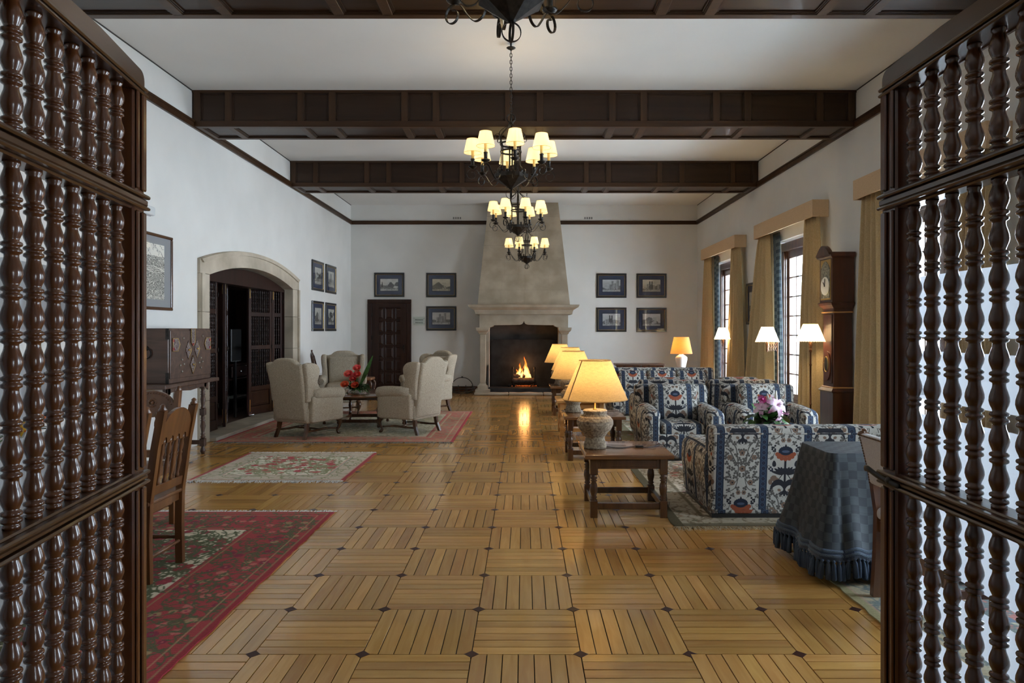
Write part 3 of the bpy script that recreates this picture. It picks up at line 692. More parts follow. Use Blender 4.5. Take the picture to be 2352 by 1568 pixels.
# ---------------------------------------------------------------- windows (french doors) of the right wall
def french(n, ya, yb, label, x=X1+.20, sgn=1):
    w_ = struct('window_%d' % n, MB().box(x-.11, x+.05, ya, ya+.10, .03, 2.78, .006).box(x-.11, x+.05, yb-.10, yb, .03, 2.78, .006).box(x-.11, x+.05, ya, yb, 2.78, 2.92, .006).box(x-.11, x+.05, ya, yb, 0, .03).box(x-.085, x+.0, ya+.10, ya+.125, .03, 2.78).box(x-.085, x, yb-.125, yb-.10, .03, 2.78), M['mahog2'], label)
    m = (ya+yb)/2
    for lf, (a, b) in enumerate(((ya+.10, m), (m, yb-.10))):
        s = MB().box(x-.05, x, a, a+.085, .03, 2.78, .004).box(x-.05, x, b-.085, b, .03, 2.78, .004).box(x-.05, x, a+.085, b-.085, 2.655, 2.78).box(x-.05, x, a+.085, b-.085, .36, .45).box(x-.05, x, a+.085, b-.085, .03, .13)
        so = s.obj('sash', M['mahog2'], w_)
        MB().box(x-.04, x-.012, a+.085, b-.085, .13, .36, .01).obj('lower_panel', M['mahog2'], so)
        mu = MB(); ai, bi = a+.085, b-.085; mid = (ai+bi)/2
        mu.box(x-.042, x-.006, mid-.012, mid+.012, .45, 2.655)
        for k in range(1, 7): mu.box(x-.042, x-.006, ai, bi, .45+k*.315-.011, .45+k*.315+.011)
        mu.obj('glazing_bars', M['mahog2'], so)
        pn = MB().box(x-.026, x-.022, 0, mid-.012-ai, 0, .293).mesh('pane', M['glass'])
        for k in range(7):
            for c in (ai, mid+.012): inst('pane', pn, so, (0, c, .45+k*.315+.011))
    MB().sph((x-.075, m-.02, 1.05), .014).tube([(x-.05, m-.02, 1.05), (x-.09, m-.02, 1.05), (x-.09, m-.12, 1.05)], .008).obj('handle', M['brass'], w_)
    return w_
M['mahog2'] = wood('window_mahogany', (.070, .024, .010), (.145, .058, .025), 2, .3, .4, 7)
for k, (a, b) in enumerate(WINS):
    french(k+1, a, b, ('french window of small panes at the far end, mostly curtained', 'french window of small panes behind the middle floor lamps', 'french window by the tall clock, seen through the lattice door', 'french window nearest, beyond the lattice door')[k])
# ---------------------------------------------------------------- stone arch in the left wall with folding lattice doors
arch = empty('stone_arch', (0, 0, 0), 0, 'pale sandstone surround of the low arch in the left wall', 'archway')
arch_out = seg_arch(AY0-.27, AY1+.33, 2.41, 2.67)
def arch_pt(t, out):   # t 0..1 along the head
    q = seg_arch(AY0-.27, AY1+.33, 2.41, 2.67, 60) if out else seg_arch(AY0, AY1, 2.22, 2.43, 60)
    return q[int(round(t*60))]
def voussoir(t0, t1):
    i = [arch_pt(t0+(t1-t0)*k/4, False) for k in range(5)]; o_ = [arch_pt(t0+(t1-t0)*k/4, True) for k in range(5)]
    m = MB().prism(i+o_[::-1], X0-.35, X0+.035, 'x')
    o2 = [(p[0]*.86+q[0]*.14, p[1]*.86+q[1]*.14) for p, q in zip(o_, i)]
    m.prism([(p[0]*.97+q[0]*.03, p[1]*.97+q[1]*.03) for p, q in zip(o_, i)][::-1]+[(p[0]*.74+q[0]*.26, p[1]*.74+q[1]*.26) for p, q in zip(o_, i)], X0+.03, X0+.06, 'x')
    return m
for t0, t1 in ((0, .196), (.204, .396), (.404, .596), (.604, .796), (.804, 1)): voussoir(t0, t1).obj('stone', M['archst'], arch)
for (ya, yb, zt) in ((AY0-.27, AY0, 2.22), (AY1, AY1+.33, 2.22)):
    zz = [0, .55, 1.15, 1.72, 2.22]
    for a, b in zip(zz[:-1], zz[1:]):
        m = MB().box(X0-.35, X0+.035, ya, yb, a+.002, b-.002, .004)
        m.box(X0+.03, X0+.06, *((ya+.01, ya+.09) if ya < 10 else (yb-.09, yb-.01)), a+.002, b-.002)
        m.obj('stone', M['archst'], arch)
    m = MB().prism([(ya, 2.222), (yb, 2.222), (yb, 2.225) if ya > 10 else (yb, 2.222), (yb, 2.41)] if ya > 10 else [(ya, 2.222), (yb, 2.222), (ya, 2.41)], X0-.35, X0+.035, 'x')
    m.obj('stone', M['archst'], arch)
MB().box(X0-.349, X0+.12, AY0+.001, AY1-.001, 0, .05, .006).obj('threshold', M['stoned'], arch)
# alcove beyond the doors
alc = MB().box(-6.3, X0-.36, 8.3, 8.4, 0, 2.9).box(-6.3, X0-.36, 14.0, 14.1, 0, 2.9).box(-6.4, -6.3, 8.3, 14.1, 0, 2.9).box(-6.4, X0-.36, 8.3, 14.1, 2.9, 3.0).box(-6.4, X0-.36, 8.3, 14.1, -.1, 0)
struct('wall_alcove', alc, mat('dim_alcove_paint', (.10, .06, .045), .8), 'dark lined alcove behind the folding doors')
# folding leaves
def fold_leaf(name, p0, p1, label, group, zt=2.2):
    L = hypot(p1[0]-p0[0], p1[1]-p0[1]); rz = atan2(p1[1]-p0[1], p1[0]-p0[0]); e = empty(name, (p0[0], p0[1], .055), rz, label, 'door', group)
    t = .022; m = MB().box(0, .06, -t, t, 0, zt, .004).box(L-.06, L, -t, t, 0, zt, .004)
    zs = [(0, .14), (.40, .48), (1.10, 1.17), (1.66, 1.73), (zt-.09, zt)]
    for a, b in zs: m.box(.06, L-.06, -t, t, a, b, .004)
    m.obj('frame', M['fold'], e)
    MB().box(.06, L-.06, -.010, .010, .14, .40, .01).box(.09, L-.09, -.016, .016, .17, .37, .01).obj('lower_panel', M['fold'], e)
    sp = MB(); n = max(3, int((L-.12)/.05)); prof = []
    for (a, b) in ((.48, 1.10), (1.17, 1.66), (1.73, zt-.09)):
        k = int((b-a)/.085); prof = []
        for q in range(k):
            z = a+(b-a)*q/k; u = (b-a)/k
            prof += [(.006, z), (.013, z+.12*u), (.006, z+.24*u), (.008, z+.4*u), (.014, z+.62*u), (.007, z+.9*u)]
        prof.append((.006, b))
        for i in range(n): sp.lathe(prof, 6, (.06+(L-.12)*(i+.5)/n, 0, 0), cap=False)
    o = sp.obj('spindles', M['fold'], e); o['kind'] = 'stuff'
    MB().box(.02, .035, -t-.004, t+.004, .06, .26).box(.02, .035, -t-.004, t+.004, zt-.24, zt-.04).obj('flush_bolt', M['brass'], e)
    for z in (.3, 1.1, 1.9): MB().lathe([(.009, z), (.009, z+.07)], 8, (L-.004, -t-.006, 0)).obj('hinge', M['iron'], e)
    return e
fg = 'folding spindle doors in the arch'
fold_leaf('folding_door', (X0-.20, AY0+.03), (X0-.22, AY0+.75), 'dark spindle folding leaf against the near jamb of the arch', fg)
fold_leaf('folding_door', (-4.42, 10.0), (-4.66, 10.62), 'dark spindle leaf with brass bolts standing half open in the arch', fg)
fold_leaf('folding_door', (-4.62, 11.35), (-4.46, 11.95), 'dark spindle leaf right of the dark opening in the arch', fg)
fold_leaf('folding_door', (-4.46, 11.97), (X0-.17, AY1-.02), 'narrow dark spindle leaf at the far jamb of the arch', fg)
struct('door_1', MB().prism([(p[0], p[1]-.02) for p in seg_arch(AY0+.0, AY1, 2.22, 2.43)]+[(AY1, 2.16), (AY0, 2.16)], X0-.30, X0-.12, 'x').box(X0-.30, X0-.12, AY0, AY0+.03, .05, 2.2).box(X0-.30, X0-.12, AY1-.03, AY1, .05, 2.2), M['fold'], 'dark wooden door lining inside the stone arch')
cb = empty('cabinet', (-5.15, 11.85, 0), 0, 'dark cupboard with a silver-knobbed drawer inside the arch', 'cabinet')
MB().box(-.5, 0, -.03, 0, 0, 2.3).box(-.5, 0, 1.35, 1.38, 0, 2.3).box(-.5, -.46, 0, 1.35, 0, 2.3).box(-.5, 0, 0, 1.35, 2.25, 2.3).box(-.5, 0, 0, 1.35, .0, .08).box(-.5, 0, 0, 1.35, .85, .88).box(-.5, 0, 0, 1.35, .60, .62).obj('body', M['fold'], cb)
MB().box(-.46, -.01, .02, 1.33, .24, .26).obj('shelf', M['fold'], cb)
d = MB().box(-.02, .012, .10, .75, .64, .84, .006).obj('drawer', M['fold'], cb); MB().sph((.03, .42, .74), .022).obj('knob', M['steel'], d)
tag(MB().box(-5.45, -5.2, 12.1, 12.5, .262, .27).box(-5.42, -5.18, 12.45, 12.8, .262, .268).obj('paper_sheets', M['paper']), 'white papers lying on the cupboard shelf inside the arch', 'paper')
tag(MB().box(-4.93, -4.89, 11.35, 11.75, .95, 1.50, .01).box(-4.93, -4.9, 11.52, 11.58, .0, .95).obj('screen', M['blackpl']), 'narrow black flat screen on a post in the dark arch', 'screen')

# ---------------------------------------------------------------- panelled door in end wall
dr = struct('door_2', MB().box(-3.80, -3.70, YB-.05, YB, 0, 2.13, .006).box(-2.84, -2.74, YB-.05, YB, 0, 2.13, .006).box(-3.80, -2.74, YB-.05, YB, 2.131, 2.225, .006).box(-3.70, -3.68, YB-.035, YB, 0, 2.13).box(-2.86, -2.84, YB-.035, YB, 0, 2.13), M['door'], 'dark coffered wooden door in the end wall')
lf = MB().box(-3.68, -2.86, YB-.02, YB, 0, 2.13).obj('leaf', M['door'], dr)
for c in range(3):
    for r_ in range(6):
        cx, cz = -3.27+(c-1)*.243, .16+.157+r_*.313
        p = MB().loft([(0, -.105, .105, -.14, .14), (.010, -.095, .095, -.13, .13), (.004, -.082, .082, -.117, .117), (.018, -.055, .055, -.085, .085)])
        p.xf(Matrix.Translation((cx, YB-.02, cz)) @ Matrix.Rotation(R(90), 4, 'X')); p.obj('panel', M['door'], dr)
MB().box(-3.68, -3.52, YB-.045, YB-.02, 0, 2.13).box(-3.0, -2.86, YB-.045, YB-.02, 0, 2.13).box(-3.52, -3.0, YB-.045, YB-.02, 2.04, 2.13).box(-3.52, -3.0, YB-.045, YB-.02, 0, .16).obj('rail', M['door'], dr)
for z in (.75, 1.25, 1.8): MB().lathe([(.012, z), (.012, z+.1)], 8, (-3.685, YB-.055, 0)).obj('hinge', M['iron'], dr)
MB().box(-2.93, -2.90, YB-.055, YB-.045, .93, 1.13).tube([(-2.915, YB-.05, 1.05), (-2.915, YB-.1, 1.05), (-3.0, YB-.1, 1.045)], .009).obj('handle', M['iron'], dr)
# sign
sg = empty('door_sign', (-2.55, YB, 1.70), 0, 'small clear acrylic sign reading Privado Private beside the dark door', 'sign')
MB().box(-.145, .145, -.032, -.026, -.11, .11).obj('pane', glassmat('acrylic', (.96, .98, .96)), sg)
MB().box(-.10, .10, -.024, -.020, -.085, .085).obj('plate', mat('pale_green_acrylic', (.66, .68, .64), .4), sg)
for i in (-1, 1):
    for j in (-1, 1): MB().lathe([(.008, 0), (.008, .036)], 10).xf(Matrix.Translation((i*.12, 0, j*.07)) @ Matrix.Rotation(R(90), 4, 'X')).obj('standoff', M['steel'], sg)
for t, z in (('PRIVADO', .012), ('PRIVATE', -.055)):
    f = bpy.data.curves.new('lettering', 'FONT'); f.body = t; f.size = .047; f.align_x = 'CENTER'; f.extrude = .001; o = bpy.data.objects.new('lettering', f); f.materials.append(M['black']); C.objects.link(o); me = bpy.data.meshes.new_from_object(o); bpy.data.objects.remove(o); o = bpy.data.objects.new('lettering', me); C.objects.link(o)
    o.rotation_euler = (R(90), 0, 0); o.location = (0, -.034, z); o.parent = sg
# wall vents above the rail
for x in (-1.63, 1.56):
    v = empty('wall_vent', (x, YB, 4.175), 0, 'little slotted vent above the picture rail %s of the chimney' % ('left' if x < 0 else 'right'), 'vent', 'wall vents')
    for k in range(4): MB().box(-.1+k*.055, -.1+k*.055+.032, -.012, 0, 0, .05).obj('grille', mat('grey_vent', (.22, .22, .21), .6), v)

# ---------------------------------------------------------------- fireplace
fp = empty('fireplace', (0, 0, 0), 0, 'tall sandstone fireplace with tapering chimney hood on the end wall', 'fireplace')
zb, zt = 2.06, ZC
def hood(z):
    t = (z-zb)/(zt-zb); return (-1.075+(.225)*t, 1.055-(.245)*t, 15.62+.56*t)
zs = [zb+(zt-zb)*k/7 for k in range(8)]
rs = random.Random(11)
MB().loft([(z, hood(z)[0]+.02, hood(z)[1]-.02, hood(z)[2]+.02, YB) for z in (zb, zt-.002)]).obj('hood_core', mat('dark_mortar', (.20, .165, .12), .9), fp)
for k in range(7):
    a, b = zs[k]+.0015, zs[k+1]-.0015; n = 4 if k < 3 else 3; cuts = [0]+sorted(((i+1)/n+rs.uniform(-.06, .06)) for i in range(n-1))+[1]
    for c0, c1 in zip(cuts[:-1], cuts[1:]):
        A, B_ = hood(a), hood(b); g = .0012
        f = lambda H, c: H[0]+(H[1]-H[0])*c
        j = rs.uniform(-.001, .001)
        vs = [(f(A, c0)+g, A[2]+j, a), (f(A, c1)-g, A[2]+j, a), (f(A, c1)-g, YB, a), (f(A, c0)+g, YB, a), (f(B_, c0)+g, B_[2]+j, b), (f(B_, c1)-g, B_[2]+j, b), (f(B_, c1)-g, YB, b), (f(B_, c0)+g, YB, b)]
        MB().add(vs, [(0,3,2,1),(4,5,6,7),(0,1,5,4),(1,2,6,5),(2,3,7,6),(3,0,4,7)]).obj('stone', M['stone'], fp)
def sh(e): return (-1.03-e, 1.01+e, 15.62-e, YB)
MB().loft([(z, *sh(e)) for z, e in ((1.84, .0), (1.845, .09), (1.90, .10), (1.92, .11), (1.94, .115), (1.985, .19), (1.995, .20), (2.0, .22), (2.055, .245), (2.06, .235))]).obj('mantel_shelf', M['stone'], fp)
lint = [(-1.03, 1.845), (-1.03, 1.54), (-.86, 1.54)] + [(-.86+.16*sin(t*pi/2), 1.54+.055*(1-cos(t*pi/2)) if t < 1 else 1.595) for t in (0, .33, .66, 1)] + [(-.10, 1.605), (-.045, 1.625), (-.02, 1.66), (-.008, 1.70), (.004, 1.66), (.03, 1.625), (.085, 1.605)] + [(.68+.16*(1-cos(t*pi/2)), 1.595-.055*sin(t*pi/2)) for t in (0, .33, .66, 1)] + [(1.01, 1.54), (1.01, 1.845)]
MB().prism(lint, 15.62, 15.95, 'y').obj('lintel', M['stone'], fp)
for sx, (a, b) in ((-1, (-1.02, -.885)), (1, (.865, 1.0))):
    m = MB().box(a, b, 15.62, 15.78, .26, 1.38, .008)
    m.loft([(.06, a-.10, b+.10, 15.50, 15.92), (.12, a-.10, b+.10, 15.50, 15.92), (.13, a-.05, b+.05, 15.55, 15.86), (.20, a-.05, b+.05, 15.55, 15.86), (.22, a-.02, b+.02, 15.59, 15.82), (.26, a, b, 15.62, 15.78)])
    m.loft([(1.38, a, b, 15.62, 15.78), (1.40, a-.02, b+.02, 15.60, 15.80), (1.43, a-.03, b+.03, 15.58, 15.84), (1.47, a-.07, b+.07, 15.53, 15.92), (1.50, a-.08, b+.08, 15.52, 15.94), (1.54, a-.085, b+.085, 15.515, 15.945)])
    m.obj('column', M['stone'], fp)
    a2, b2 = (a+.06, b+.07) if sx < 0 else (a-.07, b-.06)
    MB().box(a2, b2, 15.95, 16.12, 0, 1.54, .01).obj('inner_pilaster', M['stone'], fp)
MB().box(-1.0, -.84, 16.1, YB, 0, 1.84).box(.82, .98, 16.1, YB, 0, 1.84).obj('firebox_side', noisy('smoked_grey_stone', (.16, .16, .16), (.30, .30, .30), 2, rough=.9), fp)
MB().box(-.84, .82, YB-.04, YB-.002, 0, 1.84).box(-.84, .82, 15.95, YB, 1.72, 1.84).obj('firebox_back', M['soot'], fp)
for a, b in ((-1.14, -.36), (-.355, .43), (.435, 1.12)):
    MB().rbox(((a+b)/2, 15.47, .031), (b-a, .22, .062), .025, (8, 1, 1), fn=lambda x, y, z: (x, y+.012*sin(x*9), z+.004*sin(x*15) if z > .03 else z)).obj('hearth_stone', M['stone'], fp)
MB().box(-1.0, .98, 15.56, YB, 0, .045).obj('hearth_floor', M['soot'], fp)
# free-standing iron tray, fireback, andirons, logs, flames
pl = [(-.80, .06), (.78, .06), (.78, 1.18)] + arcpts(.70, 1.18, .08, 0, pi/2, 4) + arcpts(-.72, 1.18, .08, pi/2, pi, 4)
tag(MB().prism(pl, 16.36, 16.39, 'y').obj('fireback', M['ironp']), 'broad black iron fireback with rounded top corners behind the fire', 'fireback')
tray = empty('hearth_tray', (0, 0, .046), 0, 'low black iron tray with one upright side plate under the fire', 'tray')
MB().box(-.84, .80, 15.66, 16.34, 0, .10, .006).obj('base', M['ironp'], tray)
MB().prism([(15.66, .10), (16.30, .10), (16.30, .70), (15.86, .60), (15.78, .52), (15.66, .30)], -.855, -.835, 'x').obj('side_plate', M['ironp'], tray)
zf = .148
for x in (-.27, .245):
    a = empty('andiron', (x, 15.98, zf), 0, 'black iron andiron on the %s of the burning logs' % ('left' if x < 0 else 'right'), 'andiron', 'pair of andirons')
    MB().lathe([(.018, .03), (.014, .12), (.022, .15), (.013, .18), (.013, .34), (.022, .37), (.012, .39), (.016, .41), (.028, .44), (.018, .47), (.002, .475)], 12).obj('post', M['iron'], a)
    MB().tube([(-.10, -.02, 0), (-.07, -.01, .05), (0, 0, .06), (.07, -.01, .05), (.10, -.02, 0)], .011).obj('foot', M['iron'], a)
    MB().box(-.012, .012, 0, .30, .05, .075).box(-.012, .012, .27, .295, 0, .05).obj('bar', M['iron'], a)
for k, (x, y, z, L, r_, a) in enumerate(((-.02, 16.03, .145, .56, .065, .05), (.02, 16.17, .135, .52, .055, -.12), (-.08, 16.09, .245, .40, .05, .22))):
    m = MB(); n = 9; pts = [(-L/2+L*i/(n-1), .008*sin(i*1.7+k), .006*cos(i*2.3)) for i in range(n)]
    m.tube(pts, [r_*(1+.07*sin(i*2.1+k)) for i in range(n)], 12); o = m.obj('log', M['log'], loc=(x, y, zf+z), rot=(0, 0, a))
    tag(o, ('front charred log resting across the andirons', 'rear charred log half hidden behind the flames', 'smaller log laid on top of the two others in the fire')[k], 'log', 'logs on the fire')
fm = bpy.data.materials.new('flame'); fm.use_nodes = True; nt = fm.node_tree; nt.nodes.remove(nt.nodes['Principled BSDF'])
tcn = N(nt, 'ShaderNodeTexCoord'); sx_ = N(nt, 'ShaderNodeSeparateXYZ'); nt.links.new(tcn.outputs['Generated'], sx_.inputs[0]); r = N(nt, 'ShaderNodeValToRGB'); nt.links.new(sx_.outputs['Z'], r.inputs[0])
e = r.color_ramp.elements; e[0].position = 0; e[0].color = (1, .55, .12, 1); e[1].position = 1; e[1].color = (.55, .06, .004, 1); q = e.new(.35); q.color = (1, .62, .22, 1); q = e.new(.7); q.color = (.9, .22, .03, 1)
em = N(nt, 'ShaderNodeEmission'); em.inputs[1].default_value = 3.2; nt.links.new(r.outputs[0], em.inputs[0])
lw = N(nt, 'ShaderNodeLayerWeight'); lw.inputs[0].default_value = .45; tr = N(nt, 'ShaderNodeBsdfTransparent'); mx = N(nt, 'ShaderNodeMixShader')
nt.links.new(lw.outputs['Facing'], mx.inputs[0]); nt.links.new(em.outputs[0], mx.inputs[1]); nt.links.new(tr.outputs[0], mx.inputs[2]); nt.links.new(mx.outputs[0], nt.nodes['Material Output'].inputs[0])
fl = empty('fire', (0, 16.08, zf+.19), 0, 'bright orange flames of the log fire in the hearth', 'fire')
rs = random.Random(4)
for (x, y, h, r_, ln) in ((-.12, .0, .37, .045, .03), (-.15, .03, .22, .04, -.02), (-.07, -.02, .26, .035, .04), (.03, .02, .30, .04, -.03), (.06, .0, .52, .045, -.05), (.10, -.02, .42, .045, -.07), (.14, .0, .22, .04, -.05), (.0, .04, .14, .03, .02), (-.2, .02, .10, .025, -.02)):
    m = MB(); n = 12; ph = rs.uniform(0, 6)
    m.tube([(x+ln*(i/n)+.016*sin(i*.9+ph)*(i/n), y+.01*cos(i*.7+ph)*(i/n), h*i/n) for i in range(n+1)], [max(.002, r_*(.75+.6*i/n-1.35*(i/n)**2)+.004*sin(i*1.9+ph)) if i < n else .001 for i in range(n+1)], 10)
    m.obj('flame', fm, fl)
emb = bpy.data.materials.new('ember'); emb.use_nodes = True; nt, b = nodes(emb); b.inputs['Base Color'].default_value = (.05, .02, .01, 1)
nz = N(nt, 'ShaderNodeTexNoise'); nz.inputs['Scale'].default_value = 30; r = N(nt, 'ShaderNodeValToRGB'); r.color_ramp.elements[0].position = .5; r.color_ramp.elements[1].position = .68; r.color_ramp.elements[0].color = (0, 0, 0, 1); r.color_ramp.elements[1].color = (1, .16, .02, 1)
nt.links.new(nz.outputs[0], r.inputs[0]); nt.links.new(r.outputs[0], b.inputs['Emission Color']); b.inputs['Emission Strength'].default_value = 2
m = MB(); rs = random.Random(8)
for k in range(60): m.sph((rs.gauss(0, .11), rs.gauss(0, .06), 0), rs.uniform(.010, .024), 5, (1, 1, .7))
o = m.obj('embers', emb, loc=(0, 16.08, zf+.014)); tag(o, 'glowing embers and ash under the logs', 'embers', kind='stuff')
def point(name, loc, watts, col, r=.03, parent=None):
    l = bpy.data.lights.new(name, 'POINT'); l.energy = watts; l.color = col; l.shadow_soft_size = r; o = bpy.data.objects.new(name, l); C.objects.link(o); o.location = loc
    if parent: o.parent = parent
    return o
point('fire_light', (0, 15.95, .62), 14, (1, .42, .12), .12)
# wrought-iron log basket left of the hearth
lb = empty('log_basket', (-1.42, 15.55, 0), .1, 'scrolled black wrought-iron log basket left of the fireplace', 'basket')
m = MB().ring((0, 0, .10), .26, .008, 'z', 24, flat=(1, .8)).ring((0, 0, .16), .28, .008, 'z', 24)
for k in range(10):
    a = 2*pi*k/10; c, s_ = cos(a), sin(a); m.tube([(.02*c, .02*s_, .03), (.2*c, .2*s_, .05), (.27*c, .27*s_, .12), (.31*c, .31*s_, .17), (.28*c, .28*s_, .20), (.26*c, .26*s_, .16)], .006, 6)
m.obj('bowl', M['iron'], lb)
MB().tube([(-.25, 0, .13)]+[(.25*cos(pi-pi*i/10), 0, .16+.24*sin(pi*i/10)) for i in range(11)]+[(.25, 0, .13)], .008).sph((0, 0, .405), .02).obj('handle', M['iron'], lb)
for k in range(3):
    a = 2*pi*k/3+.4; MB().tube(smoothpath([(.1*cos(a), .1*sin(a), .04), (.22*cos(a), .22*sin(a), .05), (.30*cos(a), .30*sin(a), .012), (.34*cos(a), .34*sin(a), .03)]), .008).obj('foot', M['iron'], lb)

# ---------------------------------------------------------------- framed pictures
def frame_mb(w_, h, t, d, col_in=None):
    m = MB()
    for (a, b, c, e_) in ((-w_/2, w_/2, h/2-t, h/2), (-w_/2, w_/2, -h/2, -h/2+t), (-w_/2, -w_/2+t, -h/2+t, h/2-t), (w_/2-t, w_/2, -h/2+t, h/2-t)): m.box(a, b, -d, 0, c, e_, .006)
    return m
M['bmat'] = mat('blue_mat_board', (.032, .045, .090), .8); M['gmat'] = mat('grey_mat_board', (.30, .31, .32), .8)
def picture(loc, rz, w_, h, arr, pw_, ph_, label, group, frame='black', fr=.045):
    e = empty('framed_print', loc, rz, label, 'picture', group); d = .03
    frame_mb(w_, h, fr, d).obj('frame', M['black'] if frame == 'black' else M['tablew'], e)
    if frame == 'black':
        frame_mb(w_-2*fr+.012, h-2*fr+.012, .012, d-.004).obj('gilt_slip', M['gilt'], e)
    MB().box(-w_/2+fr-.01, w_/2-fr+.01, -.016, -.004, -h/2+fr-.01, h/2-fr+.01).obj('mat_board', M['bmat'] if frame == 'black' else M['gmat'], e)
    if frame == 'black': frame_mb(pw_+.044, ph_+.044, .014, .019).obj('inner_line', M['black'], e)
    im = imgmat('print', arr, .7, (1, 1), ext='EXTEND'); m = MB()
    m.add([(-pw_/2, -.0185, -ph_/2), (pw_/2, -.0185, -ph_/2), (pw_/2, -.0185, ph_/2), (-pw_/2, -.0185, ph_/2), (-pw_/2, -.015, -ph_/2), (pw_/2, -.015, -ph_/2), (pw_/2, -.015, ph_/2), (-pw_/2, -.015, ph_/2)],
          [(0,1,2,3), (7,6,5,4), (0,4,5,1), (2,6,7,3)], [[(0,0),(1,0),(1,1),(0,1)], None, None, None]); m.obj('print', im, e)
    MB().box(-w_/2+fr-.006, w_/2-fr+.006, -.0235, -.0215, -h/2+fr-.006, h/2-fr+.006).obj('glass', M['pglass'], e)
    return e
bx = lambda px: (px-1204)*16.48/1560
for px, z, s_, k, tint, lab in ((894, 2.58, 1, 'trees', (.95, .92, .86), 'framed engraving of trees hanging over the dark coffered door'), (1013.5, 2.575, 2, 'ruin', (.95, .85, .62), 'framed engraving of a hillside, upper one left of the chimney'), (1013.5, 1.765, 3, 'castle', (.92, .88, .82), 'framed engraving of a pale tower, lower one left of the chimney'),
                           (1404.5, 2.56, 4, 'castle', (.85, .92, .95), 'framed engraving of a castle keep, upper one next to the chimney right side'), (1496.5, 2.56, 5, 'town', (.98, .88, .68), 'framed engraving of a sunlit square, upper one toward the curtains'),
                           (1404.5, 1.735, 6, 'town', (.88, .90, .92), 'framed engraving of twin spires, lower one next to the chimney right side'), (1496.5, 1.73, 7, 'ruin', (.95, .95, .92), 'framed engraving of boats and ruin, lower one toward the curtains')):
    picture((bx(px), YB, z), 0, .73, .59, engraving(s_, k, tint), .43, .29, lab, 'framed engravings on the end wall')
for y, z, s_, k, lab in ((13.82, 2.58, 11, 'trees', 'framed engraving on the left wall, upper one nearer the arch'), (14.75, 2.58, 12, 'town', 'framed engraving on the left wall, upper one nearer the corner'), (13.82, 1.765, 13, 'ruin', 'framed engraving on the left wall, lower one nearer the arch'), (14.75, 1.765, 14, 'trees', 'framed engraving on the left wall, lower one nearer the corner')):
    picture((X0, y, z), R(90), .77, .61, engraving(s_, k, (.92, .9, .82)), .43, .33, lab, 'framed engravings on the left wall')
picture((X1, 12.5, 1.97), R(-90), .62, .77, engraving(21, 'castle', (.9, .85, .7)), .3, .42, 'small dark-framed print between the curtained windows', None)
picture((X0, 7.66, 2.145), R(90), .86, .87, linocut(5), .50, .63, 'large wood-framed black and white linocut above the old chest', None, 'wood', .035)
# emergency light
el = empty('emergency_light', (X0, 7.47, 2.81), 0, 'small oblong emergency light high on the left wall over the linocut', 'lamp')
MB().box(0, .02, -.17, .17, -.055, .055, .01).obj('base', mat('grey_plastic', (.5, .5, .5), .5), el); MB().rbox((.045, 0, 0), (.05, .33, .10), .02, (1, 2, 1)).obj('diffuser', mat('milky_diffuser', (.7, .72, .72), .25), el)
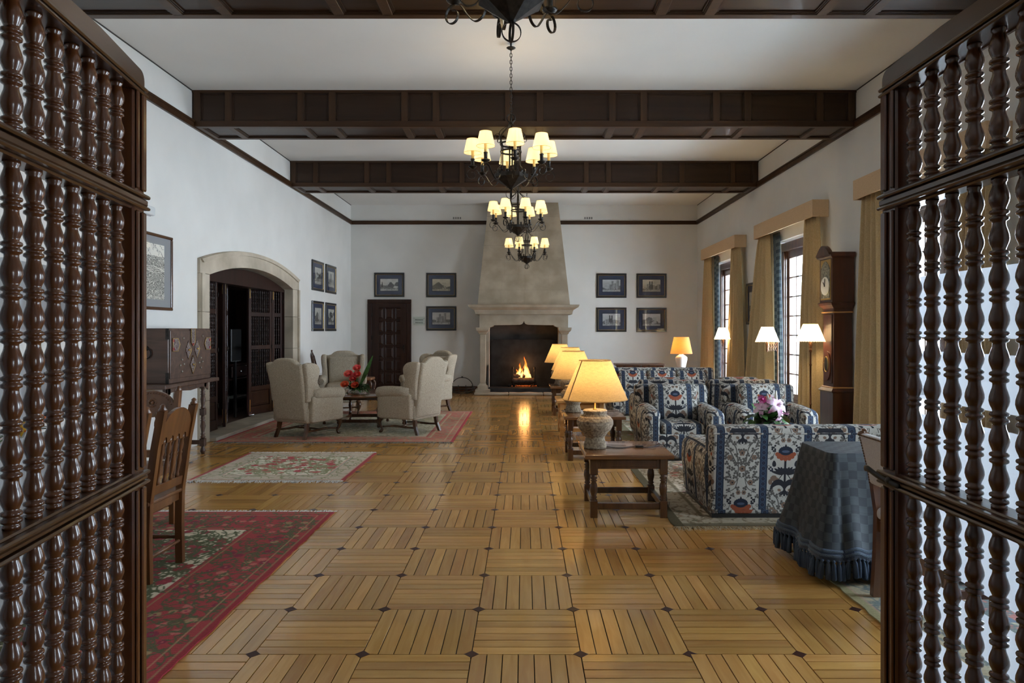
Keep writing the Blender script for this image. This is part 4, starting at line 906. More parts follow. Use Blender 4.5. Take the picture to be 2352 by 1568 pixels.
# ---------------------------------------------------------------- open lattice doors in the foreground
def baluster_mesh(H, name='baluster'):
    n = max(1, round((H-.02)/.0925)); u = (H-.02)/n; p = [(.017, 0), (.017, .010)]
    for k in range(n):
        z = .010+k*u
        p += [(.014, z+.02*u), (.0200, z+.06*u), (.0205, z+.10*u), (.0195, z+.13*u), (.0155, z+.155*u), (.0150, z+.19*u), (.0200, z+.215*u), (.0210, z+.25*u), (.0195, z+.29*u), (.0140, z+.32*u),
              (.0155, z+.38*u), (.0195, z+.48*u), (.0217, z+.58*u), (.0210, z+.68*u), (.0180, z+.80*u), (.0148, z+.90*u), (.0138, z+.97*u)]
    p += [(.017, H-.008), (.017, H)]
    return MB().lathe(p, 18).mesh(name, M['lattice'])
BAL = {k: baluster_mesh(h) for k, h in (('top', .305), ('mid', .79), ('low', .83))}
def lattice(loc, rz, L, side, pitch, first, label):
    """local y runs from hinge (0) to free edge (L); inner face is x=0, thickness towards side"""
    e = empty('lattice_door', (*loc, 0), rz, label, 'door'); T = .062*side
    def bx_(y0, y1, z0, z1, a=0, b=1, bev=.004): return (a*T if a < b else b*T, b*T, y0, y1, z0, z1, bev)
    m = MB()
    for y0, y1 in ((0, .08), (L-.08, L)):
        m.box(0, T, y0, y1, .02, 2.22, .006)
    m.obj('stile', M['lattice'], e)
    m = MB()     # raised moulding on the stiles (both faces)
    for a, b in ((-.14*T, 0), (T, 1.14*T)):
        for y0, y1 in ((.006, .03), (L-.034, L-.004), (L-.074, L-.058), (.058, .074)):
            for z0, z1 in ((.16, 1.0), (1.06, 1.84), (1.905, 2.20)): m.box(a, b, y0, y1, z0, z1, .004)
    m.obj('stile_moulding', M['lattice'], e)
    rails = []
    for z0, z1 in ((.02, .15), (1.004, 1.054), (1.842, 1.898)):
        m = MB().box(.06*T, .94*T, .08, L-.08, z0, z1, .004)
        for a, b in ((-.28*T, .06*T), (.94*T, 1.28*T)):
            m.box(a, b, 0, L+.004, z0+.006, z0+.016, .004).box(a*.6 if a else a, b, 0, L+.002, z0+.018, z1-.018, .004).box(a, b, 0, L+.004, z1-.016, z1-.004, .004)
        m.obj('rail', M['latrail'], e)
    m = MB().prism([(0, 2.20), (L, 2.20)] + arcpts(L-.03, 2.245, .03, 0, pi/2, 5) + [(L-.3, 2.285), (0, 2.265)], 0, T, 'x')
    for a, b in ((-.20*T, 0), (T, 1.20*T)): m.box(a, b, 0, L+.003, 2.196, 2.206, .003).box(a, b, 0, L+.003, 2.212, 2.224, .004)
    m.obj('top_rail', M['latrail'], e)
    y = L-first
    while y > .09:
        inst('baluster', BAL['top'], e, (T/2, y, 1.897), (0, 0, 0)); inst('baluster', BAL['mid'], e, (T/2, y, 1.053)); inst('baluster', BAL['low'], e, (T/2, y, .18)) if False else inst('baluster', BAL['low'], e, (T/2, y, .175))
        y -= pitch
    for z in (.35, 1.2, 1.95): MB().lathe([(.012, z), (.012, z+.12)], 10, (T*.5, -.012, 0)).obj('hinge', M['iron'], e)
    return e
LL = 1.15; al = atan2(.162, .987)
ld = lattice((-1.174+LL*sin(al), 2.1-LL*cos(al)), al, LL, -1, .087, .125, 'open walnut lattice door of turned balusters on the left of the picture')
rd = lattice((1.095, .95), -atan2(.010, 1), LL, 1, .090, .120, 'open walnut lattice door of turned balusters on the right of the picture')
# iron latch on the right leaf
lt = MB().tube([(.0, L_, z) for L_, z in ((LL-.03, 1.03), (LL+.01, 1.03))], .008)
m = MB().tube(smoothpath([(-.012, LL-.12, 1.022), (-.020, LL-.06, 1.028), (-.027, LL-.01, 1.038), (-.033, LL+.02, 1.048), (-.030, LL+.045, 1.045)]), [.006]*17, 8, flat=(1.6, .7)).sph((-.012, LL-.07, 1.03), .014); m.obj('latch', M['iron'], rd)
# glass inner doors with frosted film bands
def glassdoor(loc, rz, L, label):
    e = empty('glass_door', (*loc, 0), rz, label, 'door')
    MB().box(-.005, .005, 0, L, .01, 2.22).obj('pane', M['glass'], e)
    bands = MB()
    for z0, z1 in ((.012, .53), (.58, .705), (.757, 1.215), (1.262, 1.415), (1.458, 1.65)): MB().add([(.0055, 0, z0), (.0055, L-.004, z0), (.0055, L-.004, z1), (.0055, 0, z1)], [(0,1,2,3)]).obj('frosted_film', M['frost'], e)
    MB().box(-.02, .02, -.01, .05, .0, .12, .004).box(-.02, .02, -.01, .05, 2.12, 2.24, .004).obj('clamp', M['steel'], e)
    MB().tube([(-.05, L-.12, .85), (-.05, L-.12, 1.35)], .010).box(-.05, .0, L-.125, L-.115, .9, .92).box(-.05, 0, L-.125, L-.115, 1.28, 1.30).obj('pull_bar', M['steel'], e)
    return e
glassdoor((1.245, 1.0), -.008, 1.22, 'frosted-band glass door standing behind the right lattice door')
glassdoor((-1.13, 1.0), al, 1.20, 'frosted-band glass door standing behind the left lattice door')

# ---------------------------------------------------------------- chandeliers
M['cshade'] = shade_mat('chandelier_shade', (.90, .78, .50), .75, .6, ecol=(1, .74, .34))
M['lshade'] = shade_mat('linen_shade', (.46, .32, .15), .10, .6, weave=.16, ecol=(1, .60, .20))
M['wshade'] = shade_mat('white_shade', (.85, .78, .62), .7, .6, ecol=(1, .84, .58))
M['oshade'] = shade_mat('orange_rattan_shade', (.40, .16, .045), .12, .5, weave=.16, ecol=(1, .42, .10))
WARM = (1, .74, .42)
def make_chandelier(loc, phase, label):
    e = empty('chandelier', loc, phase, label, 'chandelier', 'wrought-iron chandeliers along the room'); ir = M['iron']   # origin at the bottom of the finial
    top = .82; H = ZC-loc[2]
    m = MB()
    for k in range(4): m.strap([(.005+.048*sin(a), .052-.052*cos(a)) for a in [pi*i/12 for i in range(13)]], .014, .004, k*pi/2)
    m.obj('finial', ir, e)
    MB().lathe([(.012, .10), (.03, .115), (.16, .20), (.185, .215), (.188, .255), (.175, .255), (.165, .225)], 8, smooth=False, rot=pi/8).obj('bowl', M['iron'], e)
    m = MB()
    for k in range(6):
        a = 2*pi*k/6+.3
        m.strap(sp2([(.13, .24), (.15, .30), (.115, .35), (.112, .48), (.112, .58), (.135, .66), (.12, .71), (.05, .765), (.012, .80)], 4), .016, .005, a)
    m.ring((0, 0, .50), .112, .008, 'z', 24, 4, (1.3, .5)).ring((0, 0, .58), .116, .008, 'z', 24, 4, (1.3, .5)).lathe([(.02, .79), (.026, .80), (.018, .82)], 10)
    m.obj('cage', ir, e)
    m = MB()
    for k in range(6): m.strap([(.155+.038*cos(a)*(1-i/22), .64+.038*sin(a)*(1-i/22)) for i, a in enumerate([2.6-.38*j for j in range(16)])], .012, .004, 2*pi*k/6+.3)
    m.obj('cage_scroll', ir, e)
    m = MB(); z = .82; k = 0
    m.ring((0, 0, .855), .045, .006, 'x', 16).ring((0, 0, .855), .045, .006, 'y', 16); z = .895
    while z < H-.07:
        m.tube([(sx*.011*(1 if k % 2 else 0), sx*.011*(0 if k % 2 else 1), zz) for sx, zz in ((1, z), (1, z+.03), (0, z+.041), (-1, z+.03), (-1, z), (0, z-.010), (1, z))], .0035, 5); z += .036; k += 1
    m.obj('chain', ir, e)
    MB().lathe([(.004, H-.075), (.035, H-.06), (.05, H-.05), (.03, H-.045), (.01, H-.035), (.01, H)], 14).obj('ceiling_hook', M['iron'], e)
    arm = MB().strap(sp2([(.165, .24), (.20, .185), (.255, .175), (.31, .23), (.355, .29), (.40, .31)], 5)+[(.40+.012+.062*cos(a)*(1-.028*i), .247+.062*sin(a)*(1-.028*i)) for i, a in enumerate([1.7-.33*j for j in range(21)])], .016, .005)
    arm.strap([(.165+.0+.032*cos(a)*(1-.02*i), .272+.032*sin(a)*(1-.03*i)) for i, a in enumerate([-1.6+.35*j for j in range(17)])], .014, .004)
    am = arm.mesh('arm', ir)
    cup = MB().lathe([(.004, .305), (.016, .31), (.040, .325), (.047, .335), (.040, .338), (.018, .332), (.018, .335), (.019, .40), (.023, .405), (.020, .415), (.014, .415)], 14).mesh('candle_cup', ir)
    wax = MB().lathe([(.0145, .41), (.016, .44), (.0145, .46), (.016, .49), (.015, .505)], 10).mesh('candle_sleeve', M['wax'])
    b = MB(); prof = [(.094, .475), (.062, .622)]
    b.lathe([(.094, .475), (.0625, .62)], 24, cap=False); sh_ = b.mesh('lamp_shade', M['cshade'])
    tr_ = MB().ring((0, 0, .475), .0945, .0018, 'z', 24, 4).mesh('shade_trim', M['gilt']); tr2 = MB().ring((0, 0, .62), .063, .0015, 'z', 24, 4).mesh('top_trim', M['gilt'])
    bulb = MB().sph((0, 0, .55), .020, 8, (1, 1, 1.5)).mesh('bulb', M['bulb'])
    for k in range(8):
        a = 2*pi*k/8; o = inst('arm', am, e, (0, 0, 0), (0, 0, a))
        for nm, me in (('candle_cup', cup), ('candle_sleeve', wax), ('lamp_shade', sh_), ('shade_trim', tr_), ('top_trim', tr2), ('bulb', bulb)): inst(nm, me, o, (.405, 0, 0))
        point('bulb_light', (.405, 0, .55), 14, WARM, .022, o)
    return e
M['bulb'] = bpy.data.materials.new('lit_bulb'); M['bulb'].use_nodes = True; b = M['bulb'].node_tree.nodes['Principled BSDF']; b.inputs['Emission Color'].default_value = (1, .85, .6, 1); b.inputs['Emission Strength'].default_value = 6
make_chandelier((-.07, 3.72, 3.06), .2, 'wrought-iron chandelier nearest, only its underside in the picture')
ch = make_chandelier((-.14, 7.20, 2.87), .12, 'second wrought-iron chandelier, the large one with eight lit shades')
make_chandelier((-.10, 10.85, 2.89), .3, 'third wrought-iron chandelier, just below and behind the large one')
make_chandelier((.055, 14.3, 2.77), .39, 'farthest and smallest-looking wrought-iron chandelier, in front of the chimney')

# ---------------------------------------------------------------- end tables with table lamps
def turned(m, x, y, z0, z1, r=.026, n=12):
    """turned shaft between square blocks"""
    h = z1-z0
    m.lathe([(r*.85, z0), (r*1.0, z0+.02*h), (r*.6, z0+.06*h), (r*.95, z0+.12*h), (r*.7, z0+.17*h), (r*.85, z0+.25*h), (r*1.08, z0+.42*h), (r*.95, z0+.6*h), (r*.62, z0+.72*h), (r*.95, z0+.76*h), (r*.62, z0+.80*h), (r*1.0, z0+.87*h), (r*.6, z0+.93*h), (r*.9, z0+h)], n, (x, y, 0))
    return m
def side_table(loc, label, top='tabletop', wood_='tablew', W=.70, D=.68, H=.505):
    e = empty('side_table', loc, 0, label, 'table', 'end tables in a row beside the sofas')
    MB().rbox((0, 0, H-.018), (W, D, .036), .008, (1, 1, 1)).obj('top', M[top], e)
    lx, ly = W/2-.075, D/2-.075; lm = MB()
    m = MB().box(-.029, .029, -.029, .029, 0, .135, .004).box(-.031, .031, -.031, .031, .34, H-.036, .004); turned(m, 0, 0, .135, .34, .030); lm = m.mesh('leg', M[wood_])
    for sx in (-1, 1):
        for sy in (-1, 1): inst('leg', lm, e, (sx*lx, sy*ly, 0))
    m = MB()
    for sy in (-1, 1): m.box(-lx+.03, lx-.03, sy*ly-.011, sy*ly+.011, .385, H-.036).box(-lx+.05, lx-.05, sy*(ly+.011)-.003, sy*(ly+.011)+.003, .40, H-.05, .003)
    for sx in (-1, 1): m.box(sx*lx-.011, sx*lx+.011, -ly+.03, ly-.03, .385, H-.036)
    m.obj('apron', M[wood_], e)
    for sy in (-1, 1): MB().box(-lx+.028, lx-.028, sy*ly-.014, sy*ly+.014, .065, .115, .004).obj('stretcher', M[wood_], e)
    for sx in (-1, 1): MB().box(sx*lx-.014, sx*lx+.014, -ly+.028, ly-.028, .065, .115, .004).obj('stretcher', M[wood_], e)
    return e
st1 = side_table((.825, 5.64, 0), 'nearest dark turned-leg end table, holding the large lamp and its cord')
dup(st1, (.80, 7.98, 0), 0, 'second dark turned-leg end table in the row of lamps')
side_table((.80, 9.72, 0), 'third end table in the row, with a paler golden top', 'honey', 'honey')
dup(st1, (.80, 12.05, 0), 0, 'farthest end table in the row, close to the hearth')
def ratt():
    m = mat('woven_rattan', (.22, .15, .09), .75); nt, b = nodes(m); L = nt.links.new; tc = N(nt, 'ShaderNodeTexCoord'); 
    w1 = N(nt, 'ShaderNodeTexWave', bands_direction='Z'); w1.inputs['Scale'].default_value = 32; w1.inputs['Distortion'].default_value = .6; L(tc.outputs['Object'], w1.inputs[0])
    nz = N(nt, 'ShaderNodeTexNoise'); nz.inputs['Scale'].default_value = 60; L(tc.outputs['Object'], nz.inputs[0])
    r = N(nt, 'ShaderNodeValToRGB'); r.color_ramp.elements[0].color = (.13, .085, .05, 1); r.color_ramp.elements[1].color = (.42, .33, .22, 1); r.color_ramp.elements[0].position = .3; r.color_ramp.elements[1].position = .7
    L(nz.outputs[0], r.inputs[0]); L(r.outputs[0], b.inputs['Base Color']); bn = N(nt, 'ShaderNodeBump'); bn.inputs['Strength'].default_value = .6; bn.inputs['Distance'].default_value = .004
    a = N(nt, 'ShaderNodeMath', operation='ADD'); L(w1.outputs[0], a.inputs[0]); L(nz.outputs[0], a.inputs[1]); L(a.outputs[0], bn.inputs['Height']); L(bn.outputs[0], b.inputs['Normal']); return m
M['ratt'] = ratt(); M['seam'] = mat('shade_seam', (.35, .20, .09), .8)
def table_lamp(loc, label, seam):
    e = empty('table_lamp', loc, seam, label, 'lamp', 'rattan table lamps in a row')
    key = [(.088, 0), (.094, .012), (.090, .04), (.078, .075), (.076, .09), (.10, .125), (.135, .165), (.150, .20), (.148, .23), (.128, .258), (.098, .275), (.092, .288), (.098, .30), (.100, .312), (.090, .318), (.02, .318)]
    prof = []
    for (r0, z0), (r1, z1) in zip(key[:-2], key[1:-1]):
        k = max(1, int((z1-z0)/.0065))
        for i in range(k):
            t = i/k; prof.append((r0+(r1-r0)*t, z0+(z1-z0)*t)); prof.append((r0+(r1-r0)*(t+.5/k)+.0022, z0+(z1-z0)*(t+.5/k)))
    prof += key[-2:]
    MB().lathe(prof, 28).obj('base', M['ratt'], e)
    MB().lathe([(.02, .318), (.02, .326), (.007, .33), (.007, .47), (.015, .475), (.018, .52), (.004, .53)], 12).obj('stem', M['brass'], e)
    m = MB(); n = 48; m.lathe([(.268, .405), (.130, .725)], n, cap=False); m.obj('shade', M['lshade'], e)
    MB().ring((0, 0, .405), .268, .004, 'z', 40, 5).obj('shade_rim', M['lshade'], e); MB().ring((0, 0, .725), .130, .004, 'z', 32, 5).obj('top_rim', M['lshade'], e)
    MB().box(-.005, .005, -.002, .002, 0, 1).xf(Matrix(((1, 0, 0, 0), (0, 1, .138, -.2695), (0, 0, .32, .405), (0, 0, 0, 1)))).obj('shade_seam', M['seam'], e)
    MB().tube([(-.13, 0, .722), (.13, 0, .722)], .002, 5).tube([(0, -.13, .722), (0, .13, .722)], .002, 5).obj('spider', M['brass'], e)
    MB().sph((0, 0, .55), .03, 8).obj('bulb', M['bulb'], e)
    point('lamp_light', (0, 0, .55), 36, (1, .70, .36), .035, e)
    return e
table_lamp((.587, 5.63, .505), 'nearest rattan lamp with wide linen shade, on the front end table', -1.05)
table_lamp((.585, 8.10, .505), 'second rattan table lamp, partly hidden by the nearest one', 2.2)
table_lamp((.66, 9.80, .505), 'third rattan table lamp, on the paler golden table', 2.0)
table_lamp((.63, 12.10, .505), 'farthest rattan table lamp, its shade against the fireplace', 2.5)
cordm = MB().tube(smoothpath([(.66, 5.66, .513), (.78, 5.60, .510), (.9, 5.66, .510), (1.0, 5.62, .511), (1.09, 5.68, .510), (1.165, 5.74, .512), (1.19, 5.70, .50), (1.195, 5.66, .36), (1.17, 5.60, .16), (1.19, 5.62, .02), (1.24, 5.8, .017)], 6), .0035, 6)
cordm.rbox((.955, 5.64, .515), (.07, .028, .018), .006)
tag(cordm.obj('power_cable', M['blackpl']), 'black lamp cord with inline switch trailing off the nearest end table', 'cord')

# ceramic lamp and dark chests at the end wall
cl = empty('ceramic_lamp', (3.32, 14.35, .60), 0, 'white ceramic lamp with orange woven shade glowing in the far corner', 'lamp')
MB().lathe([(.06, 0), (.07, .01), (.075, .05), (.10, .16), (.125, .27), (.12, .31), (.08, .345), (.05, .355), (.05, .37), (.01, .37)], 24).obj('base', M['white'], cl)
MB().lathe([(.23, .385), (.155, .735)], 36, cap=False).obj('shade', M['oshade'], cl)
MB().lathe([(.008, .37), (.008, .5)], 8).obj('stem', M['brass'], cl)
MB().sph((0, 0, .53), .03, 8).obj('bulb', M['bulb'], cl)
point('lamp_light', (0, 0, .53), 60, (1, .62, .22), .035, cl)
lt_ = empty('lamp_table', (3.32, 14.35, 0), 0, 'small round wooden table under the white ceramic lamp', 'table')
MB().lathe([(.26, .57), (.28, .58), (.28, .60), (.27, .60)], 28).obj('top', M['mahog'], lt_); m = MB(); turned(m, 0, 0, .08, .58, .035); m.obj('stem', M['mahog'], lt_)
for k in range(3): MB().tube([(0, 0, .14), (.12*cos(2.1*k), .12*sin(2.1*k), .12), (.24*cos(2.1*k), .24*sin(2.1*k), .02)], [.022, .018, .015]).obj('foot', M['mahog'], lt_)
for x0, x1, lab in ((1.93, 2.44, 'left half of the pair of low dark carved chests behind the far sofa'), (2.46, 2.93, 'right half of the pair of low dark carved chests behind the far sofa')):
    e = empty('low_chest', ((x0+x1)/2, 14.4, 0), 0, lab, 'chest', 'low chests behind the far sofa'); h = (x1-x0)/2
    MB().box(-h, h, -.2, .2, .08, .74, .01).obj('body', M['mahog'], e); MB().box(-h-.01, h+.01, -.22, .22, .74, .775, .006).obj('lid', M['chestw'], e)
    for sx in (-1, 1): MB().box(sx*(h-.05)-.03, sx*(h-.05)+.03, -.18, .18, 0, .08).obj('foot', M['mahog'], e)
    for q in (-1, 1): MB().loft([(0, -.09, .09, -.12, .12), (.012, -.08, .08, -.11, .11), (.004, -.06, .06, -.09, .09)]).xf(Matrix.Translation((q*h*.48, -.2, .42)) @ Matrix.Rotation(R(90), 4, 'X')).obj('panel', M['mahog'], e)

# ---------------------------------------------------------------- floor lamps along the windows
def floor_lamp(loc, rz, label, hs=1.33, scissor=False, r0=.185):
    e = empty('floor_lamp', loc, rz, label, 'lamp', 'brass floor lamps by the curtains'); br = mat('aged_bronze', (.20, .09, .04), .35, .7) if 'bronze' not in M else M['bronze']; M['bronze'] = br
    MB().lathe([(.13, 0), (.135, .01), (.12, .025), (.05, .04), (.02, .06)], 24).obj('base', br, e)
    off = .16 if scissor else 0
    m = MB().lathe([(.012, .05), (.012, .5), (.018, .51), (.012, .52), (.011, hs-.32), (.02, hs-.31), (.011, hs-.30), (.011, hs-.12 if not scissor else hs+.02), (.018, hs-.10 if not scissor else hs+.04)], 10); m.obj('pole', br, e)
    m = MB()
    if scissor:
        for k in range(4):
            a = .015+.035*k; m.tube([(-a, 0, hs-.09), (-a-.035, 0, hs-.02)], .004, 5).tube([(-a, 0, hs-.02), (-a-.035, 0, hs-.09)], .004, 5)
            m.tube([(-a, .012, hs-.15), (-a-.035, .012, hs-.07)], .004, 5).tube([(-a, .012, hs-.07), (-a-.035, .012, hs-.15)], .004, 5)
    m.lathe([(.006, hs-.16), (.02, hs-.13), (.014, hs-.10), (.026, hs-.04), (.016, hs), (.012, hs+.06)], 12, (-off, 0, 0))
    m.obj('socket', br, e)
    m = MB(); n = 48; prof = [(r0, hs), (r0*.5, hs+.225)]
    m.lathe(prof, n, (-off, 0, 0), cap=False); m.obj('shade', M['wshade'], e)
    m = MB()
    for k in range(36):
        a = 2*pi*k/36; m.sph((-off+r0*cos(a), r0*sin(a), hs-.004), .0055, 4)
    m.obj('bead_trim', M['wshade'], e)
    MB().sph((-off, 0, hs+.10), .03, 8).obj('bulb', M['bulb'], e)
    point('lamp_light', (-off, 0, hs+.10), 75, (1, .74, .40), .035, e)
    return e
floor_lamp((3.76, 8.92, 0), 0, 'nearest brass floor lamp, right one, in front of the near curtain', 1.335, r0=.182)
floor_lamp((3.90, 10.45, 0), 0, 'middle floor lamp whose shade hangs on a scissor bracket', 1.305, True, .175)
floor_lamp((3.92, 13.4, 0), 0, 'farthest brass floor lamp, by the far window', 1.305, r0=.165)
# ---------------------------------------------------------------- floral sofas and armchairs
def soft(*parts):
    m = MB()
    for p in parts: m.rbox(*p[0], **p[1])
    return m
def floral(name, loc, rz, W, D, label, cat, group, seats=1, arm=.20, armh=.59, back=.80, seat_z=.40, pillows=None):
    """local: faces +y, origin at centre of footprint; W wide, D deep"""
    e = empty(name, loc, rz, label, cat, group); f = M['fab']; iw = W-2*arm; ub = (.0305 - 0, 0)
    # base
    MB().rbox((0, .0, .16), (W-.04, D-.06, .27), .02, (4, 2, 1)).obj('base', f, e)
    MB().box(-W/2+.03, W/2-.03, -D/2+.03, D/2-.05, 0, .03).obj('plinth', M['black'], e)
    # back: upholstered slab, slightly raked, with piped top edge
    def rk(x, y, z): return (x, y-.10*max(0, z-.1)*1.0, z)
    MB().rbox((0, -D/2+.13, .018+(back-.018)/2), (W-.02, .20, back-.018), .045, (6, 1, 4), fn=rk, uvo=(W/2-.055+.338, -.019)).obj('backrest', f, e)
    MB().rbox((0, -D/2+.035, back-.055), (W-.03, .018, .014), .006, (1, 1, 1), fn=rk).obj('piping', f, e)
    for sx in (-1, 1):
        cx = sx*(W/2-arm/2)
        def fa(x, y, z, sx=sx, cx=cx):
            t = max(0, (z-.18)/(armh-.18)); q = sx*.020*sin(pi*min(1, t)) ; drop = -.03*max(0, (y-.1)/(D/2))*t
            return (x+q, y, z+drop)
        MB().rbox((cx, .01, .02+(armh-.02)/2), (arm, D-.06, armh-.02), .075, (2, 5, 3), fn=fa, uvo=(.1, .1)).obj('arm', f, e)
        MB().rbox((cx, D/2-.025, .06+(armh-.13)/2), (arm*.62, .03, armh-.16), .012, (1, 1, 1), uvo=(.04, .2)).obj('arm_front', f, e)
    sw = iw/seats
    for k in range(seats):
        cx = -iw/2+sw*(k+.5)
        def fc(x, y, z, cx=cx): return (x, y, z+.025*cos(pi*(x-cx)/sw)*cos(pi*(y-.1)/.8)*(1 if z > seat_z-.05 else 0))
        MB().rbox((cx, .06, seat_z-.07), (sw-.008, D-.24, .15), .04, (4, 4, 1), fn=fc, uvo=(-cx+.2, 0)).obj('seat_cushion', f, e)
        def fb(x, y, z, cx=cx): return (x, y-.20*(z-seat_z)+.03*cos(pi*(x-cx)/sw)*(1 if y > -D/2+.3 else 0), z)
        bh = back-seat_z+(.02 if seats == 1 else -.045)
        MB().rbox((cx, -D/2+.30, seat_z+bh/2), (sw-.01 if seats > 1 else iw+.06, .17, bh), .06, (4, 1, 4), fn=fb, uvo=(-cx+.2, -.20)).obj('back_cushion', f, e)
    return e
GA = 'floral armchairs'; GS = 'floral sofas'
RZ = .012
floral('sofa', (2.53, 5.76, RZ), 0, 2.18, .94, 'large floral striped sofa seen from behind beside the cloth-covered table', 'sofa', GS, 3, back=.72, armh=.54)
ac = floral('armchair', (1.80, 8.02, RZ), pi, .90, .86, 'floral armchair facing the near sofa, beside the second end table', 'armchair', GA)
dup(ac, (2.87, 8.05, RZ), pi, 'floral armchair right of its twin, behind the lily arrangement')
dup(ac, (1.99, 9.55, RZ), 0, 'floral armchair turned to the far sofa, back to back with the left one')
dup(ac, (2.95, 9.58, RZ), 0, 'floral armchair turned to the far sofa, back to back with the right one')
floral('sofa', (2.47, 12.05, RZ), pi, 1.98, .92, 'floral striped sofa at the far end facing the camera before the low chests', 'sofa', GS, 3, back=.785, armh=.56)

# coffee tables with lilies
def coffee(loc, label, W=.9, D=.5, H=.43):
    e = empty('coffee_table', loc, 0, label, 'table', 'coffee tables between the sofas')
    MB().rbox((0, 0, H-.015), (W, D, .03), .008).obj('top', M['tabletop'], e)
    m = MB().box(-.02, .02, -.02, .02, 0, .05).box(-.022, .022, -.022, .022, H-.12, H-.03); turned(m, 0, 0, .05, H-.12, .022); lm = m.mesh('leg', M['tablew'])
    for sx in (-1, 1):
        for sy in (-1, 1): inst('leg', lm, e, (sx*(W/2-.06), sy*(D/2-.06), 0))
    MB().box(-W/2+.07, W/2-.07, -D/2+.05, -D/2+.07, H-.1, H-.03).box(-W/2+.07, W/2-.07, D/2-.07, D/2-.05, H-.1, H-.03).obj('apron', M['tablew'], e)
    return e
coffee((2.47, 6.92, RZ), 'low coffee table under the pink lilies, hidden behind the near sofa')
coffee((2.45, 10.75, RZ), 'low coffee table in front of the far sofa')
def leaf_mb(m, p, yaw, pitch, L, wd, bend=.4, n=5):
    vs = []; d = V((cos(yaw)*cos(pitch), sin(yaw)*cos(pitch), sin(pitch))); sd = V((-sin(yaw), cos(yaw), 0)); up = sd.cross(d)*-1; q = V(p)
    for i in range(n+1):
        t = i/n; w_ = wd*sin(pi*min(1, t*.92+.06))**.8; c = q + d*L*t + V((0, 0, -bend*L*t*t)); vs += [c+sd*w_*.5, c+up*w_*.12-V((0, 0, .004)), c-sd*w_*.5]
    fs = []
    for i in range(n): fs += [(i*3, i*3+1, i*3+4, i*3+3), (i*3+1, i*3+2, i*3+5, i*3+4)]
    k = len(vs); vs += [v-V((0, 0, .0015)) for v in vs]; fs += [tuple(a+k for a in reversed(f)) for f in fs]
    return m.add(vs, fs, None, True)
M['lily'] = noisy('pink_lily_petal', (.78, .55, .66), (.55, .12, .32), 26, rough=.45, lo=.45, hi=.7); M['lilyw'] = mat('cream_petal', (.75, .72, .62), .5); M['mag'] = mat('magenta_petal', (.42, .008, .15), .5)
M['yel'] = mat('yellow_petal', (.75, .45, .03), .5); M['or'] = mat('orange_petal', (.80, .16, .015), .5); M['rose'] = noisy('coral_rose_petal', (.82, .06, .09), (.90, .17, .12), 9, rough=.5); M['rose2'] = noisy('orange_rose_petal', (.80, .07, .03), (.86, .20, .07), 9, rough=.5)
def lily(parent, p, yaw, pitch, s=1, mt='lily'):
    m = MB()
    for k in range(6):
        a = 2*pi*k/6; b = MB(); leaf_mb(b, (0, 0, 0), a, .55, .085*s, .034*s, .75); m.join(b)
    for k in range(5): m.tube([(0, 0, 0), (.012*cos(k*1.25), .012*sin(k*1.25), .05*s)], .0012, 4)
    m.xf(Matrix.Translation(p) @ Matrix.Rotation(yaw, 4, 'Z') @ Matrix.Rotation(pi/2-pitch, 4, 'Y')); return m.obj('flower', M[mt], parent)
def bunch(loc, seed, label, r=.17, dz=0):
    rs = random.Random(seed); e = empty('flower_arrangement', loc, 0, label, 'flowers')
    MB().lathe([(.05, 0), (.07, .01), (.085, .06), (.08, .075+dz), (.01, .07+dz)], 18).obj('bowl', M['iron'] if dz else M['white'], e)
    m = MB()
    for k in range(110): leaf_mb(m, (rs.gauss(0, .035), rs.gauss(0, .03), .05+dz+rs.uniform(0, .05)), rs.uniform(0, 6.28), rs.uniform(-.5, 1.2), rs.uniform(.07, r), rs.uniform(.03, .055), rs.uniform(.1, .6))
    o = m.obj('foliage', M['leaf'], e); o['kind'] = 'stuff'
    lily(e, (.05, -.07, .17+dz), -1.2, .5, 1.2); lily(e, (-.05, -.05, .15+dz), -2, .4, .9); lily(e, (.09, -.03, .11+dz), -.6, .1, 1.1, 'lily'); lily(e, (-.01, .05, .17+dz), 1.5, .9, .8, 'lilyw')
    MB().tube([(.03, -.02, .12+dz), (.05, -.04, .2+dz), (.055, -.045, .27+dz)], [.012, .017, .003], 8).obj('bud', M['lilyw'], e)
    MB().tube([(0, 0, .12+dz), (.005, -.03, .2+dz), (-.01, -.05, .25+dz)], [.008, .013, .003], 8).obj('bud', M['lilyw'], e)
    m = MB()
    for k in range(16): leaf_mb(m, (0, 0, 0), 2*pi*k/16, .25, .036, .012, .1, 3)
    m.sph((0, 0, .004), .010, 5).xf(Matrix.Translation((-.05, -.06, .21+dz)) @ Matrix.Rotation(R(60), 4, 'X')); m.obj('flower', M['mag'], e)
    return e
b1 = bunch((2.44, 6.85, RZ+.43), 1, 'pink lilies and one magenta daisy in dark leaves, behind the near sofa back', dz=.03)
b1.scale = (1.45,)*3
bunch((2.50, 10.7, RZ+.43), 2, 'small lily arrangement before the far sofa', .15)

